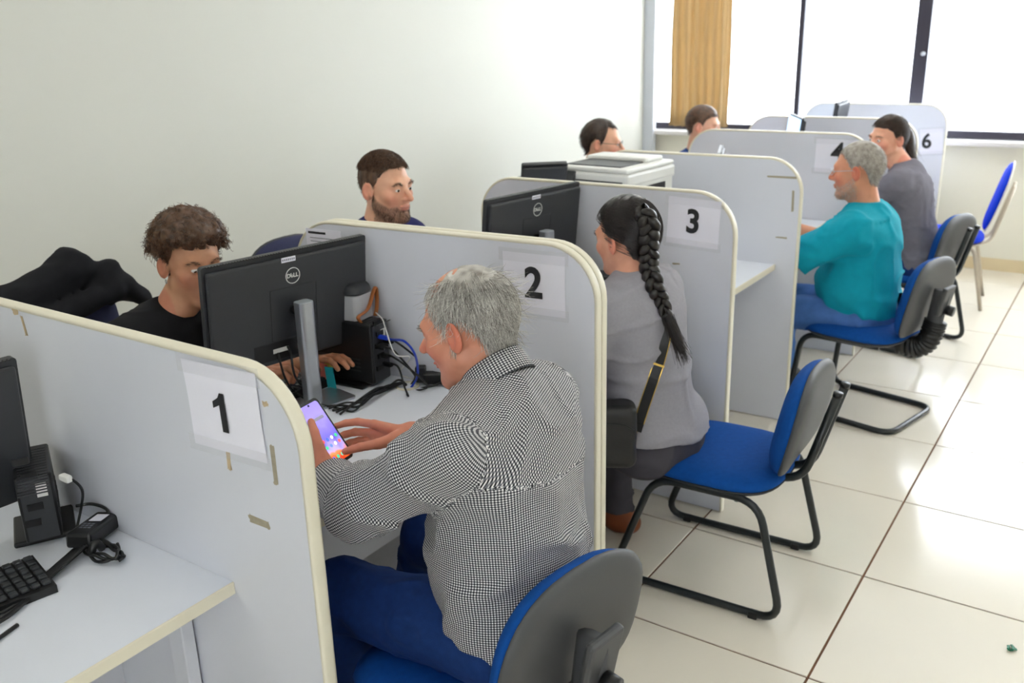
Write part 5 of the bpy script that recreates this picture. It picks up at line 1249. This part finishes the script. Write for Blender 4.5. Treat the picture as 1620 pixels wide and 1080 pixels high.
sl_ = np.concatenate([[0], np.cumsum(np.linalg.norm(np.diff(bp, axis=0), axis=1))]); parts = []
for k in range(3):
    a = sl_ * 2 * PI / .085 + k * 2 * PI / 3; tp_ = np.interp(sl_, [0, .04, sl_[-1] * .7, sl_[-1]], [.7, 1, .9, .6])
    q = bp + side * (.019 * np.sin(a) * tp_)[:, None] + outw * (.010 * np.sin(2 * a) * tp_)[:, None]
    V, F = tube_geo(q, .0165 * tp_ * (1 + .10 * np.sin(a * 2)), 12, flat=.8); V = np.array(V); cl = .25 + .25 * np.sin(np.arange(len(V)) * 2.4); parts.append((V, np.array([f for f in F if len(f) == 4]), np.stack([cl, cl, cl, cl * 0 + 1], 1)))
rs = np.random.RandomState(3); te = bp[-1]; tail_dir = nrm(ond(1088, 575, np.linalg.norm(te - CC) - .0) - te)
q0 = te + rs.randn(260, 3) * .007; V, F, A = strands(q0, np.tile(tail_dir, (260, 1)), .115, .0011, 6, .02, 0, .10, 5); parts.append((V, F, A))
V, F, A = vjoin(parts); npmesh('braid', V, F, h_black, t_brw, A)
V, F = tube_geo([bp[-1] + .013 * (math.cos(a) * side[-1] + math.sin(a) * outw[-1]) for a in np.linspace(0, 2 * PI, 14, endpoint=False)], .004, 6, True); mesh('hair_tie', V, F, m_black, t_brw, True)
# ponytail
p0 = H_pon.glob((0, -.10, .02)); pth = smooth_path([p0, p0 + H_pon.M[1] * -.035 + A3(0, 0, -.005), ony(1440, 238, 5.45), ony(1448, 262, 5.45)], 6)
V, F = tube_geo(pth, list(np.interp(np.linspace(0, 1, len(pth)), [0, .15, .5, 1], [.014, .026, .03, .008])), 12); cl = .3 + .3 * np.sin(np.arange(len(V)) * 2.4)
V2, F2, A2 = strands(np.array(pth[3])[None] + rs.randn(300, 3) * .012, np.tile(nrm(pth[-1] - pth[3]), (300, 1)), .15, .001, 6, .01, 0, .08, 6)
V, F, A = vjoin([(np.array(V), np.array([f for f in F if len(f) == 4]), np.stack([cl, cl, cl, cl * 0 + 1], 1)), (V2, F2, A2)]); npmesh('ponytail', V, F, h_dark, t_pon, A)
# crossbody bag
st = bvh(kids(t_brw, 'shirt', 'trousers'))
sp_ = path_on(st, [(1057, 512), (1050, 545), (1042, 575), (1032, 605), (1020, 640), (1011, 668)], .006)
bagt = thing('crossbody_bag', 'black crossbody bag with a gold-trimmed strap across the braided woman\'s back', 'bag', tuple(sp_[-1]))
def ribbon(name, pts, w, m_, par, off=0.0, th=.0025):
    P = np.array(smooth_path(pts, 5)); T = np.gradient(P, axis=0); T /= np.linalg.norm(T, axis=1)[:, None]; V = []; F = []
    for p, t_ in zip(P, T):
        u = -nrm(p - CC); s = nrm(np.cross(t_, u)); o = np.cross(s, t_)
        V += [p + s * (off - w / 2) + o * 0, p + s * (off + w / 2), p + s * (off + w / 2) + o * th, p + s * (off - w / 2) + o * th]
    for i in range(len(P) - 1):
        for j in range(4): F.append((i * 4 + j, i * 4 + (j + 1) % 4, i * 4 + 4 + (j + 1) % 4, i * 4 + 4 + j))
    F += [(0, 1, 2, 3), tuple((len(P) - 1) * 4 + j for j in (3, 2, 1, 0))]
    return mesh(name, V, F, m_, par, True, smooth=False)
stp = ribbon('strap', sp_, .030, m_bag, bagt)
for s in (-1, 1): ribbon('gold_edging', sp_, .0025, m_gold, stp, s * .0155, .003)
q = sp_[0]; ribbon('gold_buckle', [sp_[0], sp_[0] * .9 + sp_[1] * .1], .036, m_gold, stp, 0, .006)
ribbon('gold_buckle', [sp_[2], sp_[2] * .9 + sp_[3] * .1], .038, m_gold, stp, 0, .006)
ribbon('leather_tab', [sp_[-1], sp_[-1] * 2 - sp_[-2] * 1.0 if False else sp_[-1] + (sp_[-1] - sp_[-2]) * .45], .032, m_bag, bagt, 0, .006)
e0 = sp_[-1] + (sp_[-1] - sp_[-2]) * .45; e1 = cast(st, 1001, 702, .012); e1 = e1 if e1 is not None else e0 + A3(-.01, 0, -.06)
tube('gold_clasp', smooth_path([e0, (e0 + e1) / 2 + A3(.004, -.004, 0), e1], 4), .0038, m_gold, bagt, 8, world=True)
V, F = tube_geo([e1 + .009 * A3(math.cos(a), .2 * math.cos(a), math.sin(a)) for a in np.linspace(0, 2 * PI, 16, endpoint=False)], .002, 6, True); mesh('gold_ring', V, F, m_gold, bagt, True)
bc = np.asarray(ond(968, 690, np.linalg.norm(e1 - CC) - .03))
rt_, up_, vw_ = CR[:, 0], A3(0, 0, 1), nrm(A3(-.54, .78, 0))
def bagf(P):
    q = P - bc.astype(P.dtype); x, z, y = q @ nrm(A3(.83, .56, 0)).astype(P.dtype), q[:, 2], q @ vw_.astype(P.dtype)
    d = np.stack([np.abs(x) - .045, np.abs(z - .01) - .075, np.abs(y) - .022], 1)
    d = np.linalg.norm(np.maximum(d, 0), axis=1) + np.minimum(d.max(1), 0) - .028
    return d + .002 * vnoise(P, 26.)
V, F = nets(bagf, bc - .16, bc + .16, .007); npmesh('bag_body', V, F, m_bag, bagt)
ctrb = bc - vw_ * .05 ; V, F = tube_geo([ctrb + nrm(A3(.83, .56, 0)) * x + A3(0, 0, z) for x, z in [(-.06, .05), (-.02, .065), (.03, .06), (.06, .04)]], .0025, 6); mesh('zip', V, F, m_black, bagt, True)
# jacket over the staff chair
jc = A3(-2.77, 1.50, 1.03)
jk = thing('jacket', 'black jacket draped over the staff office chair back', 'jacket', tuple(jc))
def jf(P):
    q = P - jc.astype(P.dtype); 
    d = union([cap(jc + A3(.01, -.26, -.07), jc + A3(-.01, .06, .04), .05, .052), cap(jc + A3(-.01, .06, .04), jc + A3(.0, .19, -.06), .05, .04), cap(jc + A3(.05, -.22, -.13), jc + A3(.06, .15, -.05), .04, .035), cap(jc + A3(-.07, -.18, -.25), jc + A3(-.07, .16, -.25), .05, .05), cap(jc + A3(-.04, -.15, -.05), jc + A3(-.08, -.17, -.30), .06, .05), cap(jc + A3(-.04, .12, -.05), jc + A3(-.08, .14, -.30), .06, .05), cap(jc + A3(.03, .17, .0), jc + A3(.07, .24, -.10), .035, .03)], .04)(P)
    n1 = vnoise(q * np.array([14, 9, 14], np.float32), 1.); n2 = vnoise(q, 28.); return d - .010 * (.5 - np.abs(n1) * 1.3) - .006 * n2
V, F = nets(jf, jc - .42, jc + .38, .009); npmesh('jacket_cloth', V, F, m_jacket, jk)
